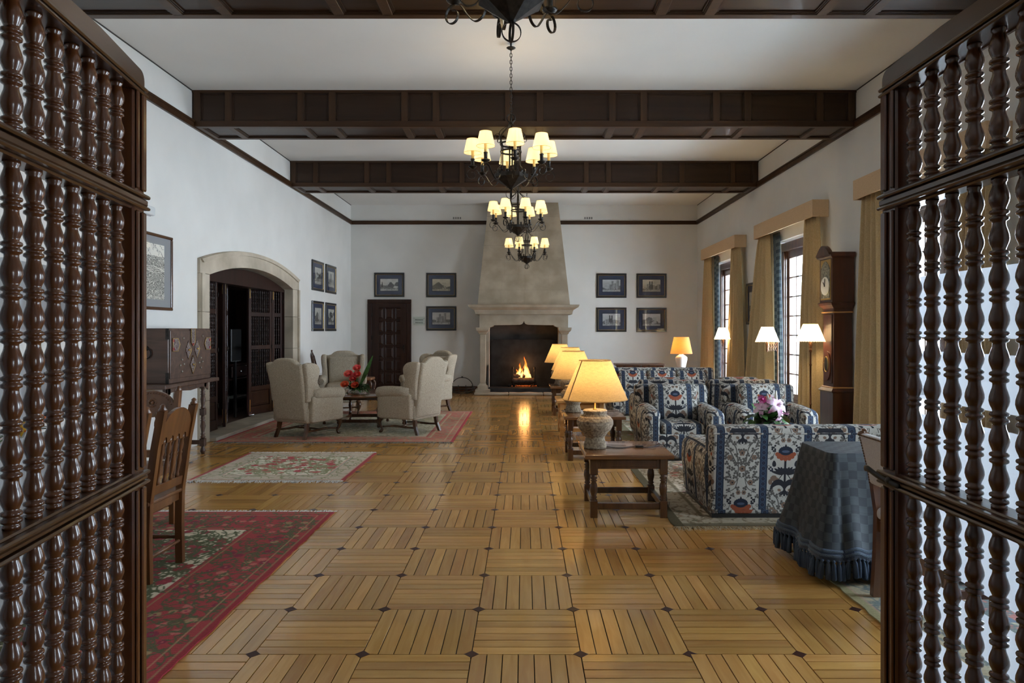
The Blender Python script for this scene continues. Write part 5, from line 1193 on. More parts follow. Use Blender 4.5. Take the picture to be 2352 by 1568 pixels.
# ---------------------------------------------------------------- checked table with tassels
CT = (2.26, 4.22)
tb = empty('skirted_table', (*CT, RZ), 0, 'wooden-legged table hidden under the checked blue cloth', 'table')
MB().box(-.42, .42, -.20, .20, .70, .735, .006).obj('top', M['honey'], tb)
for sx in (-1, 1):
    for sy in (-1, 1): MB().box(sx*.38-.025, sx*.38+.025, sy*.165-.025, sy*.165+.025, 0, .70, .003).obj('leg', M['honey'], tb)
hx, hy, rr_ = .46, .215, .05
def perim(s):
    seg = [2*(hx-rr_), 2*(hy-rr_), 2*(hx-rr_), 2*(hy-rr_)]; arc = rr_*pi/2; tot = sum(seg)+4*arc; d = (s % 1)*tot
    cs = [(hx-rr_, -hy+rr_, -pi/2), (hx-rr_, hy-rr_, 0), (-hx+rr_, hy-rr_, pi/2), (-hx+rr_, -hy+rr_, pi)]; p = [(-hx+rr_, -hy), (hx, -hy+rr_), (hx-rr_, hy), (-hx, hy-rr_)]; dr_ = [(1, 0), (0, 1), (-1, 0), (0, -1)]; nn = [(0, -1), (1, 0), (0, 1), (-1, 0)]
    for k in range(4):
        if d < seg[k]: return (p[k][0]+dr_[k][0]*d, p[k][1]+dr_[k][1]*d), nn[k], 0
        d -= seg[k]
        if d < arc:
            a = cs[k][2]+d/rr_; return (cs[k][0]+rr_*cos(a), cs[k][1]+rr_*sin(a)), (cos(a), sin(a)), 1-abs(d/arc-.5)*2
        d -= arc
    return p[0], nn[0], 0
TOT = 4*(hx-rr_)+4*(hy-rr_)+2*pi*rr_
def cloth(s, t):
    """t 0 at table edge .. 1 at hem"""
    (x, y), (nx, ny), cr = perim(s); z = .742-.60*t
    f = .5+.5*sin(2*pi*s*TOT/.30+1.1*sin(s*23)); g = .5+.5*sin(2*pi*s*TOT/.155+2)
    cw = math.exp(-((((s*TOT) % TOT)-0)/.12)**2)
    o = .012*min(1, t*9)+t*(.045+.055*f*t+.012*g*t+.06*cr)
    return (x+nx*o, y+ny*o, z+.02*f*t-.012*g*t)
TS_ = np.linspace(0, 1, 3001); HP = np.array([cloth(t_, 1.0)[:2] for t_ in TS_]); HC = np.concatenate([[0], np.cumsum(np.hypot(*(HP[1:]-HP[:-1]).T))]); HL = HC[-1]
def sa(f): return float(np.interp((f % 1.0)*HL, HC, TS_)) if f < 1 else float(f)   # equal steps along the hem
m = MB(); NSG, NT = 240, 22; vs = []; fs = []; uv = []
for j in range(NT+1):
    for i in range(NSG): vs.append(cloth(sa(i/NSG), j/NT))
for j in range(NT):
    for i in range(NSG):
        k = (i+1) % NSG; fs.append((j*NSG+i, (j+1)*NSG+i, (j+1)*NSG+k, j*NSG+k)); u0, u1 = HL*.9*i/NSG, HL*.9*(i+1)/NSG; v0, v1 = -.6*j/NT, -.6*(j+1)/NT; uv.append([(u0, v0), (u0, v1), (u1, v1), (u1, v0)])
fs.append(tuple(range(NSG))); uv.append([(vs[i][0], vs[i][1]) for i in range(NSG)]); m.add(vs, fs, uv, True); m.sm[-1] = False
clo = m.obj('tablecloth', M['check'], None, (*CT, RZ)); tag(clo, 'navy and grey checked cloth with tasselled hem draped over the right-hand table', 'tablecloth')
sm = clo.modifiers.new('s', 'SOLIDIFY'); sm.thickness = .003; sm.offset = -1
M['braid'] = mat('navy_braid', (.02, .035, .07), .8, sheen=.3); M['braid2'] = mat('blue_grey_cord', (.13, .17, .21), .8)
m = MB(); z2 = MB()
for i in range(NSG):
    a, b = [[V(cloth(sa((i+d)/NSG % 1), t)) for t in (.90, 1.005)] for d in (0, 1)]; (q, n_, _) = perim(sa((i+.5)/NSG)); o = V((n_[0], n_[1], 0))*.004
    m.add([a[0]+o, b[0]+o, b[1]+o, a[1]+o, a[0], b[0], b[1], a[1]], [(0,3,2,1), (0,1,5,4), (2,3,7,6)], None, True)
for row, ph in ((.915, 0), (.915, 1), (.955, 0), (.955, 1)):
    pts = [V(cloth(sa(i/480), row+(.012 if (i+ph) % 2 else -.010)))+V((*[c*.006 for c in perim(sa(i/480))[1]], 0)) for i in range(480)]
    z2.tube(pts, .0022, 4)
m.obj('braid', M['braid'], clo); o = z2.obj('braid_cord', M['braid2'], clo); o['kind'] = 'stuff'
tm = MB().lathe([(.006, 0), (.011, -.008), (.006, -.016), (.012, -.026), (.0155, -.06), (.017, -.11), (.013, -.115)], 9); tme = tm.mesh('tassel', M['tas'] if 'tas' in M else noisy('navy_tassel', (.012, .021, .042), (.055, .08, .115), 90, (1, 1, .08), .9, 2))
rs = random.Random(2)
NTS = int(HL/.031)
for i in range(NTS):
    s_ = sa((i+.5)/NTS); p = V(cloth(s_, 1.0)); n_ = perim(s_)[1]; inst('tassel', tme, clo, (p.x+n_[0]*.003, p.y+n_[1]*.003, p.z+.004), (rs.gauss(0, .06), rs.gauss(0, .06), rs.uniform(0, 6)))

# ---------------------------------------------------------------- wing chairs
def wing_chair(loc, face, label, first=[None]):
    """face = direction (dx,dy) the sitter looks"""
    rz = atan2(-face[0], face[1])
    if first[0]: return dup(first[0], loc, rz, label)
    e = empty('wing_chair', loc, rz, label, 'armchair', 'oatmeal wing chairs round the oval table'); f = M['wing']; first[0] = e
    MB().rbox((0, .0, .315), (.60, .62, .215), .03, (3, 3, 1), fn=lambda x, y, z: (x*(1+.14*(y+.3)/.6), y, z)).obj('base', f, e)
    MB().rbox((0, .05, .465), (.54, .58, .13), .05, (4, 4, 1), fn=lambda x, y, z: (x, y, z+(.02*cos(x*5)*cos(y*4) if z > .46 else 0))).obj('seat_cushion', f, e)
    def bk(x, y, z):
        t = max(0, (z-.25)/.78); c = .055*math.exp(-(x/.19)**4)*max(0, (z-.8)/.22); dip = -.03*math.exp(-((abs(x)-.24)/.05)**2)*max(0, (z-.9)/.12)
        return (x*(.94+.10*t), y-.13*t, z+c+dip)
    MB().rbox((0, -.27, .635), (.60, .11, .80), .035, (10, 1, 8), fn=bk).obj('backrest', f, e)
    MB().rbox((0, -.20, .74), (.50, .07, .50), .033, (6, 1, 5), fn=lambda x, y, z: (x, y-.14*(z-.5)+.02*cos(x*5), z)).obj('back_cushion', f, e)
    wg = sp2([(-.34, .50), (-.36, .74), (-.41, .99), (-.38, 1.025), (-.30, 1.03), (-.21, 1.01), (-.155, .95), (-.15, .86), (-.17, .76), (-.13, .68), (-.08, .61), (-.08, .54), (-.2, .50)], 3)
    for sx in (-1, 1):
        m = MB().puff(wg, -.042, .042, .028, 'x'); m.v = [(x+sx*(.29+.045*max(0, (z-.5)/.5)+.05*max(0, y+.34)), y, z) for x, y, z in m.v]
        if sx < 0: pass
        m.obj('wing', f, e)
        m = MB()
        pts = [(-.24, .60), (-.12, .602), (.05, .600), (.20, .59), (.295, .578), (.315, .575)]
        m.tube([(sx*(.335+.02*(y+.24)), y, z) for y, z in pts], [.068, .078, .082, .084, .080, .03], 18, flat=(1.0, .92)); 
        m.rbox((sx*.315, .0, .40), (.115, .56, .36), .03, (1, 3, 3), fn=lambda x, y, z, sx=sx: (x+sx*(.03*(z-.25)+.03*(y+.3)), y, z))
        m.obj('arm', f, e)
        m = MB().ring((sx*.345, .318, .585), .045, .006, 'y', 16, 5).ring((sx*.345, .320, .585), .022, .005, 'y', 14, 5).rbox((sx*.335, .285, .385), (.09, .03, .30), .012); m.obj('arm_front', f, e)
        m = MB().tube(smoothpath([(sx*.27, .29, .24), (sx*.295, .325, .17), (sx*.285, .315, .10), (sx*.27, .295, .055), (sx*.275, .315, .02), (sx*.28, .34, .004)], 4), [.040, .040, .038, .035, .031, .027, .024, .022, .020, .018, .016, .015, .015, .016, .018, .022, .023, .022, .020, .018, .012], 10); m.obj('front_leg', M['tablew'], e)
        m = MB().loft([(.215, sx*.25-.024, sx*.25+.024, -.29, -.24), (.12, sx*.255-.021, sx*.255+.021, -.30, -.255), (0, sx*.265-.02, sx*.265+.02, -.345, -.305)]); m.obj('rear_leg', M['tablew'], e)
        m = MB().tube(smoothpath([(sx*.26, -.29, .10), (sx*.24, -.1, .095), (sx*.24, .1, .10), (sx*.275, .29, .085)], 4), [.012]*4+[.014]*5+[.011]*4, 8, flat=(1.2, .8)); m.obj('stretcher', M['tablew'], e)
    MB().tube(smoothpath([(-.24, .0, .098), (-.12, .03, .095), (0, .04, .095), (.12, .03, .095), (.24, 0, .098)], 4), .012, 8).obj('stretcher', M['tablew'], e)
    return e
wing_chair((-3.03, 9.50, RZ), (.45, .89), 'oatmeal wing chair on the left, its back to the camera')
wing_chair((-1.65, 9.86, RZ), (-.88, .47), 'oatmeal wing chair on the right, bright back turned to the camera')
wing_chair((-3.22, 12.05, RZ), (.22, -.97), 'oatmeal wing chair facing the camera behind the roses')
wing_chair((-1.76, 12.30, RZ), (-.62, -.78), 'oatmeal wing chair half hidden behind the bright-backed one')

# oval gateleg table with roses
ot = empty('oval_table', (-2.50, 10.60, RZ), 0, 'dark oval gateleg table in the middle of the wing chairs', 'table')
ell = [(.80*cos(2*pi*i/48), .66*sin(2*pi*i/48)) for i in range(48)]
MB().puff(ell, .470, .495, .008, 'z').obj('top', M['tabletop'], ot)
m = MB().lathe([(.020, 0), (.026, .02), (.016, .045), (.020, .06)], 12).box(-.024, .024, -.024, .024, .06, .13, .003).box(-.024, .024, -.024, .024, .40, .47, .003)
m.lathe([(.018, .13), (.026, .145), (.015, .16), (.020, .19), (.030, .26), (.024, .30), (.014, .325), (.024, .335), (.014, .35), (.022, .38), (.018, .40)], 12); lm = m.mesh('leg', M['mahog'])
for x, y in ((-.30, -.34), (.30, -.34), (-.30, .34), (.30, .34), (-.62, .0), (.62, .0)): inst('leg', lm, ot, (x, y, 0))
for a, b, c, d in ((-.30, .30, -.34, -.34), (-.30, .30, .34, .34), (-.30, -.30, -.34, .34), (.30, .30, -.34, .34)):
    MB().box(a-.012, b+.012, c-.012, d+.012, .07, .12, .003).obj('stretcher', M['mahog'], ot); MB().box(a-.012, b+.012, c-.012, d+.012, .41, .468, .003).obj('apron', M['mahog'], ot)
tag(MB().box(-.14, .14, -.10, .10, 0, .004).box(-.10, .12, -.09, .08, .004, .007).obj('magazine', M['paper'], None, (-3.0, 10.30, RZ+.495), (0, 0, .3)), 'white leaflet lying on the left end of the oval table', 'magazine')
def rose(parent, p, r, mt, yaw=-1.57, tilt=.8):
    m = MB(); rs = random.Random(int(p[0]*1000)+5)
    for ly, (n, rad, op) in enumerate(((3, .30, .1), (4, .52, .25), (5, .74, .5), (6, .95, .85))):
        for k in range(n):
            a = 2*pi*k/n+ly*.5; vs = []; W = 5
            for i in range(4):
                t = i/3; zr = rad*(.35+.65*t**.8)*(1+op*.35*t*t); z = 1.05*t*(1-.28*op)-.25
                for j in range(W):
                    s_ = (j/(W-1)-.5)*2; aa = a+s_*(pi/n)*1.25*(.55+.6*sin(pi*(.2+.6*t))); vs.append((zr*cos(aa)*r, zr*sin(aa)*r, (z-.12*abs(s_)**2*t)*r))
            fs = [(i*W+j, i*W+j+1, (i+1)*W+j+1, (i+1)*W+j) for i in range(3) for j in range(W-1)]; k0 = len(vs)
            vs += [(x*1.03, y*1.03, z-.02*r) for x, y, z in vs]; fs += [tuple(q+k0 for q in reversed(f_)) for f_ in fs]; m.add(vs, fs, None, True)
    m.sph((0, 0, .25*r), .55*r, 7, (1, 1, .9))
    m.xf(Matrix.Translation(p) @ Matrix.Rotation(yaw, 4, 'Z') @ Matrix.Rotation(tilt, 4, 'Y')); return m.obj('rose', M[mt], parent)
fa = empty('rose_arrangement', (-2.60, 10.42, RZ+.495), 0, 'coral roses in a white oval bowl on the oval table', 'flowers')
MB().rbox((0, 0, .035), (.20, .13, .07), .03).obj('bowl', M['white'], fa)
rs = random.Random(9); m = MB()
for k in range(95): leaf_mb(m, (rs.uniform(-.07, .09), rs.gauss(0, .03), .06+rs.uniform(0, .05)), rs.uniform(0, 6.28), rs.uniform(-.25, 1.1), rs.uniform(.08, .16), rs.uniform(.015, .042), rs.uniform(.1, .6))
for k in range(70):   # fern sprays low right
    a = rs.uniform(-1.4, .9); p0 = V((.09, -.01, .09)); leaf_mb(m, p0+V((rs.uniform(-.02, .07), rs.gauss(0, .03), rs.uniform(-.02, .06))), a, rs.uniform(-.2, .5), rs.uniform(.06, .13), .009, .5)
for k in range(34): leaf_mb(m, (rs.uniform(-.07, .06), -.01, .1+rs.uniform(0, .22)), rs.uniform(0, 6.28), rs.uniform(.2, 1.2), rs.uniform(.05, .09), .03, .3)
o = m.obj('foliage', M['leaf'], fa); o['kind'] = 'stuff'
m = MB(); leaf_mb(m, (.08, .01, .12), -1.1, 1.15, .42, .075, -.2, 8); m.v = [(x+.28*max(0, z-.12), y*.3, z) for x, y, z in m.v]; leaf_mb(m, (.0, .02, .1), 1.5, 1.4, .36, .05, .05, 8); m.obj('tall_leaf', M['leaf'], fa)
for x, z, r_, mt in ((-.14, .135, .052, 'rose2'), (-.085, .295, .055, 'rose'), (.045, .385, .050, 'rose'), (.045, .285, .050, 'rose'), (-.015, .225, .046, 'rose'), (.015, .125, .048, 'rose2')):
    rose(fa, (x, -.04, z), r_, mt); MB().tube([(x, -.03, z-.02), (x*.4, 0, .06)], .003, 5).obj('stem', M['leaf'], fa)
m = MB()
for k in range(9): m.tube([(.0+rs.uniform(-.05, .05), 0, .1), (.03+rs.uniform(-.04, .05), .0, .3), (.05+rs.uniform(-.08, .08), 0, .42+rs.uniform(0, .07))], .0014, 4)
m.obj('twigs', M['or'], fa)

# ---------------------------------------------------------------- small old furniture beyond the wing chairs
sc = empty('side_chair', (-4.02+.24, 12.95, 0), R(-60), 'small carved dark side chair between the left wing chair and the wall', 'chair')
m = MB().tube([(-.17, -.16, .42), (-.16, -.20, .75), (-.12, -.25, .98)], .016).tube([(.17, -.16, .42), (.16, -.20, .75), (.12, -.25, .98)], .016).tube(smoothpath([(-.12, -.25, .98), (-.07, -.26, 1.02), (0, -.265, 1.06), (.07, -.26, 1.02), (.12, -.25, .98)]), .018).sph((0, -.265, 1.09), .02); m.obj('back_frame', M['mahog'], sc)
MB().tube([(0, -.17, .44), (.0, -.2, .6)], .03, flat=(.5, 1.2)).tube(smoothpath([(0, -.2, .58), (.05, -.21, .7), (.05, -.235, .86), (0, -.26, 1.02)]), .011).tube(smoothpath([(0, -.2, .58), (-.05, -.21, .7), (-.05, -.235, .86), (0, -.26, 1.02)]), .011).obj('splat', M['mahog'], sc)
MB().rbox((0, 0, .43), (.42, .38, .05), .02).obj('seat', M['leather'], sc)
for x, y in ((-.17, -.15), (.17, -.15), (-.17, .15), (.17, .15)): MB().tube([(x, y, .42), (x*1.02, y*1.05, .2), (x*1.08, y*1.1, 0)], [.022, .016, .013]).obj('leg', M['mahog'], sc)
so = empty('stool', (-3.42, 14.4, 0), 0, 'leather-topped stool with carved apron beside the dark coffered door', 'stool')
MB().rbox((0, 0, .455), (.44, .40, .06), .025, (3, 3, 1)).obj('seat', M['leather'], so)
MB().prism([(-.2, .43), (-.2, .36), (-.15, .37), (-.1, .34), (-.05, .37), (0, .33), (.05, .37), (.1, .34), (.15, .37), (.2, .36), (.2, .43)], -.19, -.17, 'y').prism([(-.2, .43), (-.2, .36), (0, .34), (.2, .36), (.2, .43)], .17, .19, 'y').obj('apron', M['mahog'], so)
for sx in (-1, 1):
    for sy in (-1, 1): MB().tube(smoothpath([(sx*.18, sy*.16, .42), (sx*.215, sy*.19, .34), (sx*.19, sy*.17, .2), (sx*.17, sy*.15, .08), (sx*.21, sy*.18, .01)], 3), [.03, .03, .03, .026, .022, .02, .018, .016, .015, .014, .015, .018, .018], 8).obj('leg', M['mahog'], so)
bc = empty('low_cupboard', (-3.98, 13.75, 0), 0, 'low dark cupboard against the left wall near the corner', 'cupboard')
MB().box(-.20, .20, -.4, .4, .06, .56, .01).obj('body', M['mahog'], bc); MB().box(-.22, .22, -.42, .42, .56, .60, .01).obj('top', M['mahog'], bc)
for y in (-.2, .2): d = MB().box(.20, .212, y-.18, y+.18, .10, .52, .005).obj('door', M['mahog'], bc); MB().sph((.225, y*.2, .32), .012).obj('knob', M['brass'], d)

# ---------------------------------------------------------------- old chest on its stand (left)
XC = -3.83
cs_ = empty('fall_front_chest', (XC, 7.80, .90), 0, 'old studded wooden chest with gilt diamond mounts on the left stand', 'chest')
MB().box(-.36, 0, -.49, .49, .0, .60, .006).obj('body', M['chestw'], cs_)
m = MB().box(.0, .012, -.47, .47, .05, .575, .004); fr_ = m.obj('fall_front', M['chestw'], cs_)
M['mount'] = noisy('pierced_silvered_mount', (.30, .26, .24), (.07, .025, .025), 130, rough=.4, metal=.35, lo=.45, hi=.55); M['rvel'] = mat('crimson_velvet', (.22, .01, .03), .9); M['oldsil'] = mat('tarnished_silver', (.40, .38, .33), .4, .8)
def plate(pts, y, z, t=.018, back=True):
    p = MB().prism([(y+a, z+b) for a, b in pts], .012, .012+t*.4, 'x'); o = p.obj('mount', M['mount'], cs_)
    r_ = MB(); q = [(.012+t*.45, y+a, z+b) for a, b in pts]; r_.tube(q+[q[0], q[1]], .0035, 5); r_.obj('mount_rim', M['gilt'], cs_)
    return o
dia = [(0, -.105), (.062, 0), (0, .105), (-.062, 0)]
for y, z in ((-.085, .355), (.115, .365), (.015, .185)):
    plate(dia, y, z); MB().sph((.026, y, z), .012).obj('boss', M['gilt'], cs_)
plate([(-.045, .10), (-.045, -.06), (0, -.10), (.045, -.06), (.045, .10)], .02, .50)
for y, sg in ((-.36, 1), (.38, -1)):
    plate([(sg*-.07, -.07), (sg*.04, -.07), (sg*.08, 0), (sg*.04, .07), (sg*-.07, .07)], y, .42)
    for z in (.375, .465): MB().box(.0195, .021, y-sg*.06-.02, y-sg*.06+.02, z-.014, z+.014).obj('velvet_inset', M['rvel'], cs_)
MB().box(.0195, .021, .0, .04, .405, .43).obj('velvet_inset', M['rvel'], cs_)
for y, z in ((-.20, .49), (.25, .51), (-.27, .19), (-.19, .20), (-.23, .25), (-.23, .12), (.17, .20), (.25, .21), (.21, .255), (.21, .14)): MB().sph((.016, y, z), .012).obj('stud', M['oldsil'], cs_)
m = MB().ring((-.235, -.505, .33), .055, .008, 'y', 18).sph((-.235, -.50, .385), .02).sph((-.235, -.495, .385), .028, 8, (1, .3, 1)); m.obj('ring_handle', M['iron'], cs_)
for y in (-.488, .488):
    for z0, z1 in ((0, .12), (.48, .60)): MB().box(-.03, .004, y-.005, y+.005, z0, z1).obj('corner_strap', M['iron'], cs_)
sd = empty('chest_stand', (XC, 7.80, 0), 0, 'dark table with turned legs carrying the old chest by the left wall', 'table')
MB().box(-.37, .06, -.66, .60, .855, .90, .008).obj('top', M['chestw'], sd)
m = MB().prism([(-.50, .855), (-.50, .76), (-.44, .80), (-.30, .81), (0, .79), (.26, .81), (.38, .80), (.44, .76), (.44, .855)], -.02, 0, 'x'); m.obj('apron', M['chestw'], sd)
m = MB().lathe([(.02, 0), (.032, .03), (.026, .055), (.016, .075), (.022, .09)], 12).box(-.03, .03, -.03, .03, .09, .18, .004)
m.lathe([(.02, .18), (.030, .20), (.018, .22), (.028, .235), (.018, .25), (.022, .28), (.032, .33), (.022, .385), (.030, .395), (.018, .41), (.028, .425), (.02, .44), (.02, .46)], 12).box(-.03, .03, -.03, .03, .46, .54, .004)
m.lathe([(.02, .54), (.030, .555), (.018, .57), (.024, .60), (.030, .65), (.022, .70), (.030, .71), (.019, .725), (.029, .74), (.018, .755), (.024, .78)], 12).box(-.03, .03, -.03, .03, .78, .855, .004); lm = m.mesh('leg', M['chestw'])
for x in (-.03, -.33):
    for y in (-.47, .36): inst('leg', lm, sd, (x, y, 0))
for y in (-.47, .36): MB().box(-.33, -.03, y-.012, y+.012, .11, .16).obj('stretcher', M['chestw'], sd)
MB().box(-.19, -.17, -.47, .36, .12, .16).obj('stretcher', M['chestw'], sd)

# ---------------------------------------------------------------- wooden dining chairs at left
def dining(loc, rz, label, first=[None]):
    if first[0]: return dup(first[0], loc, rz, label)
    e = empty('dining_chair', loc, rz, label, 'chair', 'carved wooden dining chairs'); first[0] = e; w_ = M['chairw']
    hw = .185
    for sx in (-1, 1):
        m = MB(); P = [(-.19, 0), (-.185, .25), (-.19, .46), (-.235, .78), (-.275, 1.0)]
        for (y0, z0), (y1, z1) in zip(P[:-1], P[1:]):
            m.add([(sx*hw+dx, yy+dy, zz) for (yy, zz) in ((y0, z0), (y1, z1)) for dx, dy in ((-.018, -.022), (.018, -.022), (.018, .022), (-.018, .022))], [(0,3,2,1), (4,5,6,7), (0,1,5,4), (1,2,6,5), (2,3,7,6), (3,0,4,7)])
        m.lathe([(.020, .0), (.024, .012), (.014, .026), (.016, .035), (.004, .045)], 10, (sx*hw, -.277, .995)); m.obj('rear_post', w_, e)
        m = MB().box(sx*hw-.02, sx*hw+.02, .17, .21, 0, .06).box(sx*hw-.02, sx*hw+.02, .17, .21, .12, .20).box(sx*hw-.02, sx*hw+.02, .17, .21, .40, .45); turned(m, sx*hw, .19, .20, .40, .020, 10); m.lathe([(.016, .06), (.022, .08), (.016, .12)], 10, (sx*hw, .19, 0)); m.obj('front_leg', w_, e)
    def back_y(z): return -.19-.045*(z-.46)/.32 if z < .78 else -.235-.04*(z-.78)/.22
    arc = [(-.165, .80), (-.165, .90)]+[(.165*sin(-1.2+2.4*i/12)/sin(1.2), .90+.10*(cos(-1.2+2.4*i/12)-cos(1.2))/(1-cos(1.2))) for i in range(13)]+[(.165, .90), (.165, .80)]
    for k in range(3):
        cx = .165-.11*(k+.5)*1.0-.0; 
    lower = []
    for k in range(4):
        cx = .1125-.075*k; lower += [(cx+.022, .80)]+[(cx+.018*cos(a), .815+.022*sin(a)) for a in (0, pi/4, pi/2, 3*pi/4, pi)]+[(cx-.022, .80)]
    m = MB().prism(arc+lower, -.012, .012, 'y'); m.v = [(x, y+back_y(z), z) for x, y, z in m.v]; m.obj('crest_rail', w_, e)
    m = MB()     # carved rosette and rope edge on the front face
    for k in range(12):
        a = 2*pi*k/12; m.sph((.026*cos(a), .014, .91+.026*sin(a)), .011, 5, (1, .5, 1))
    m.sph((0, .016, .91), .012, 6); m.v = [(x, y+back_y(z), z) for x, y, z in m.v]; m.obj('rosette', w_, e); m = MB()
    for i in range(17):
        a = -1.1+2.2*i/16; m.sph((.150*sin(a)/sin(1.2), .013, .885+.10*(cos(a)-cos(1.2))/(1-cos(1.2))), .006, 4)
    m.v = [(x, y+back_y(z), z) for x, y, z in m.v]; m.obj('carving', w_, e)
    m = MB().box(-.17, .17, -.012, .012, .50, .555, .003); m.v = [(x, y+back_y(z), z) for x, y, z in m.v]; m.obj('lower_rail', w_, e)
    for k in range(4):
        m = MB().lathe([(.011, .555), (.014, .57), (.009, .585), (.012, .61), (.016, .66), (.010, .70), (.015, .71), (.009, .72), (.015, .735), (.016, .76), (.010, .79), (.014, .80), (.010, .83)], 10, (.1125-.075*k, 0, 0)); m.v = [(x, y+back_y(z), z) for x, y, z in m.v]; m.obj('spindle', w_, e)
    MB().rbox((0, .0, .462), (.43, .42, .024), .008).obj('seat', w_, e)
    MB().box(-.17, .17, -.19, -.17, .40, .45).box(-.17, .17, .18, .20, .40, .45).box(-.195, -.175, -.17, .17, .40, .45).box(.175, .195, -.17, .17, .40, .45).obj('seat_rail', w_, e)
    tv = lambda L: [(.010, 0), (.013, .02), (.009, .04), (.013, .06), (.011, L*.3), (.016, L*.5), (.011, L*.7), (.013, L-.06), (.009, L-.04), (.013, L-.02), (.010, L)]
    for sx in (-1, 1): MB().lathe(tv(.34), 10).xf(Matrix.Translation((sx*hw, -.17, .16)) @ Matrix.Rotation(R(-90), 4, 'X')).obj('stretcher', w_, e)
    for y, z in ((-.188, .14), (.19, .30)): MB().lathe(tv(.34), 10).xf(Matrix.Translation((-.17, y, z)) @ Matrix.Rotation(R(90), 4, 'Y')).obj('stretcher', w_, e)
    return e
dining((-2.37, 4.12, RZ), R(90), 'wooden spindle-back chair beside the left lattice door, seat toward the wall')
dining((-2.39, 3.62, RZ), R(90), 'wooden spindle-back chair mostly hidden behind the left lattice door')
dining((-2.86, 4.98, RZ), R(180), 'wooden chair with carved rosette crest below the old chest')
dt = empty('dining_table', (-3.16, 4.02, RZ), 0, 'dark wooden dining table behind the left lattice door', 'table')
MB().box(-.42, .42, -.75, .62, .71, .75, .008).obj('top', M['chairw'], dt)
for sx in (-1, 1):
    for sy in (-.62, .50): m = MB().box(-.03, .03, -.03, .03, 0, .15).box(-.03, .03, -.03, .03, .6, .71); turned(m, 0, 0, .15, .6, .03); m.obj('leg', M['chairw'], dt, (sx*.35, sy, 0))
fv = empty('flower_vase', (-3.02, 4.12, RZ+.75), 0, 'vase of orange and yellow flowers glimpsed through the left lattice door', 'flowers'); rs = random.Random(6)
MB().lathe([(.04, 0), (.06, .02), (.065, .06), (.04, .10), (.05, .12)], 16).obj('vase', M['white'], fv)
m = MB()
for k in range(30): leaf_mb(m, (0, 0, .1), rs.uniform(0, 6.28), rs.uniform(.1, 1.2), rs.uniform(.1, .2), .03, .4)
o = m.obj('foliage', M['leaf'], fv); o['kind'] = 'stuff'
for k in range(14): 
    a = rs.uniform(0, 6.28); lily(fv, (.17*cos(a)*rs.uniform(.3, 1), .17*sin(a)*rs.uniform(.3, 1), .14+rs.uniform(0, .09)), a, .8, .8, rs.choice(('or', 'yel', 'or')))
# upholstered chair by the right lattice door
uc = empty('upholstered_chair', (2.13, 3.56, RZ), R(-90), 'chair with pale nail-studded back in front of the tasselled cloth', 'chair')
for sx in (-1, 1):
    m = MB(); P = [(-.19, 0), (-.175, .25), (-.17, .46), (-.205, .70), (-.255, .905)]
    for (y0, z0), (y1, z1) in zip(P[:-1], P[1:]):
        m.add([(sx*.195+dx, yy+dy, zz) for (yy, zz) in ((y0, z0), (y1, z1)) for dx, dy in ((-.019, -.02), (.019, -.02), (.019, .02), (-.019, .02))], [(0,3,2,1), (4,5,6,7), (0,1,5,4), (1,2,6,5), (2,3,7,6), (3,0,4,7)])
    for q in range(3): m.sph((sx*.195, -.262-.012*q+.012, .905-.006*q+.006*(2-q)), .018, 6, (1.1, .8, .5))
    m.obj('rear_post', M['mahog2'], uc); MB().box(sx*.20-.02, sx*.20+.02, .18, .22, 0, .44, .003).obj('front_leg', M['mahog2'], uc)
    MB().box(sx*.2-.011, sx*.2+.011, -.17, .18, .14, .18).obj('stretcher', M['mahog2'], uc)
M['pale'] = noisy('pale_grey_upholstery', (.42, .40, .40), (.56, .53, .53), 220, rough=.9)
M['nail'] = mat('dark_nail', (.12, .07, .04), .4, .8)
def uby(z): return -.17-.035*(z-.46)/.24 if z < .70 else -.205-.05*(z-.70)/.205
m = MB().rbox((0, 0, .76), (.40, .06, .28), .02, (2, 1, 3)); m.v = [(x, y+uby(z), z) for x, y, z in m.v]; m.obj('back_pad', M['pale'], uc)
m = MB()
for k in range(19): m.sph((-.186, -.022+0, .63+.26*k/18), .0055, 4).sph((.186, -.022, .63+.26*k/18), .0055, 4)
for k in range(24): m.sph((-.186+.372*k/23, -.024, .892), .0055, 4)
m.v = [(x, y+uby(z)-.008, z) for x, y, z in m.v]; m.obj('nail_row', M['nail'], uc)
MB().rbox((0, .02, .46), (.44, .42, .07), .03).obj('seat', M['pale'], uc)
MB().box(-.19, .19, .19, .21, .36, .42).box(-.19, .19, -.18, -.16, .36, .42).box(-.21, -.19, -.17, .19, .36, .42).box(.19, .21, -.17, .19, .36, .42).obj('seat_rail', M['mahog2'], uc)

# ---------------------------------------------------------------- tall clock
ck = empty('grandfather_clock', (4.19, 8.80, 0), 0, 'tall mahogany long-case clock between the curtains', 'clock')
w_ = M['clockw']      # local -x is the front; depth .26
MB().box(-.25, -.01, -.15, .15, .74, 1.78, .006).obj('trunk', w_, ck)
MB().loft([(0, -.29, 0, -.20, .20), (.05, -.29, 0, -.20, .20), (.07, -.275, 0, -.185, .185), (.68, -.275, 0, -.185, .185), (.70, -.30, 0, -.20, .20), (.735, -.27, 0, -.17, .17), (.75, -.25, 0, -.15, .15)]).obj('plinth', w_, ck)
MB().loft([(1.76, -.25, 0, -.15, .15), (1.80, -.29, 0, -.19, .19), (1.83, -.30, 0, -.20, .20), (1.84, -.28, 0, -.18, .18), (2.40, -.28, 0, -.18, .18), (2.42, -.31, 0, -.21, .21), (2.47, -.315, 0, -.215, .215), (2.475, -.30, 0, -.2, .2)]).obj('hood', w_, ck)
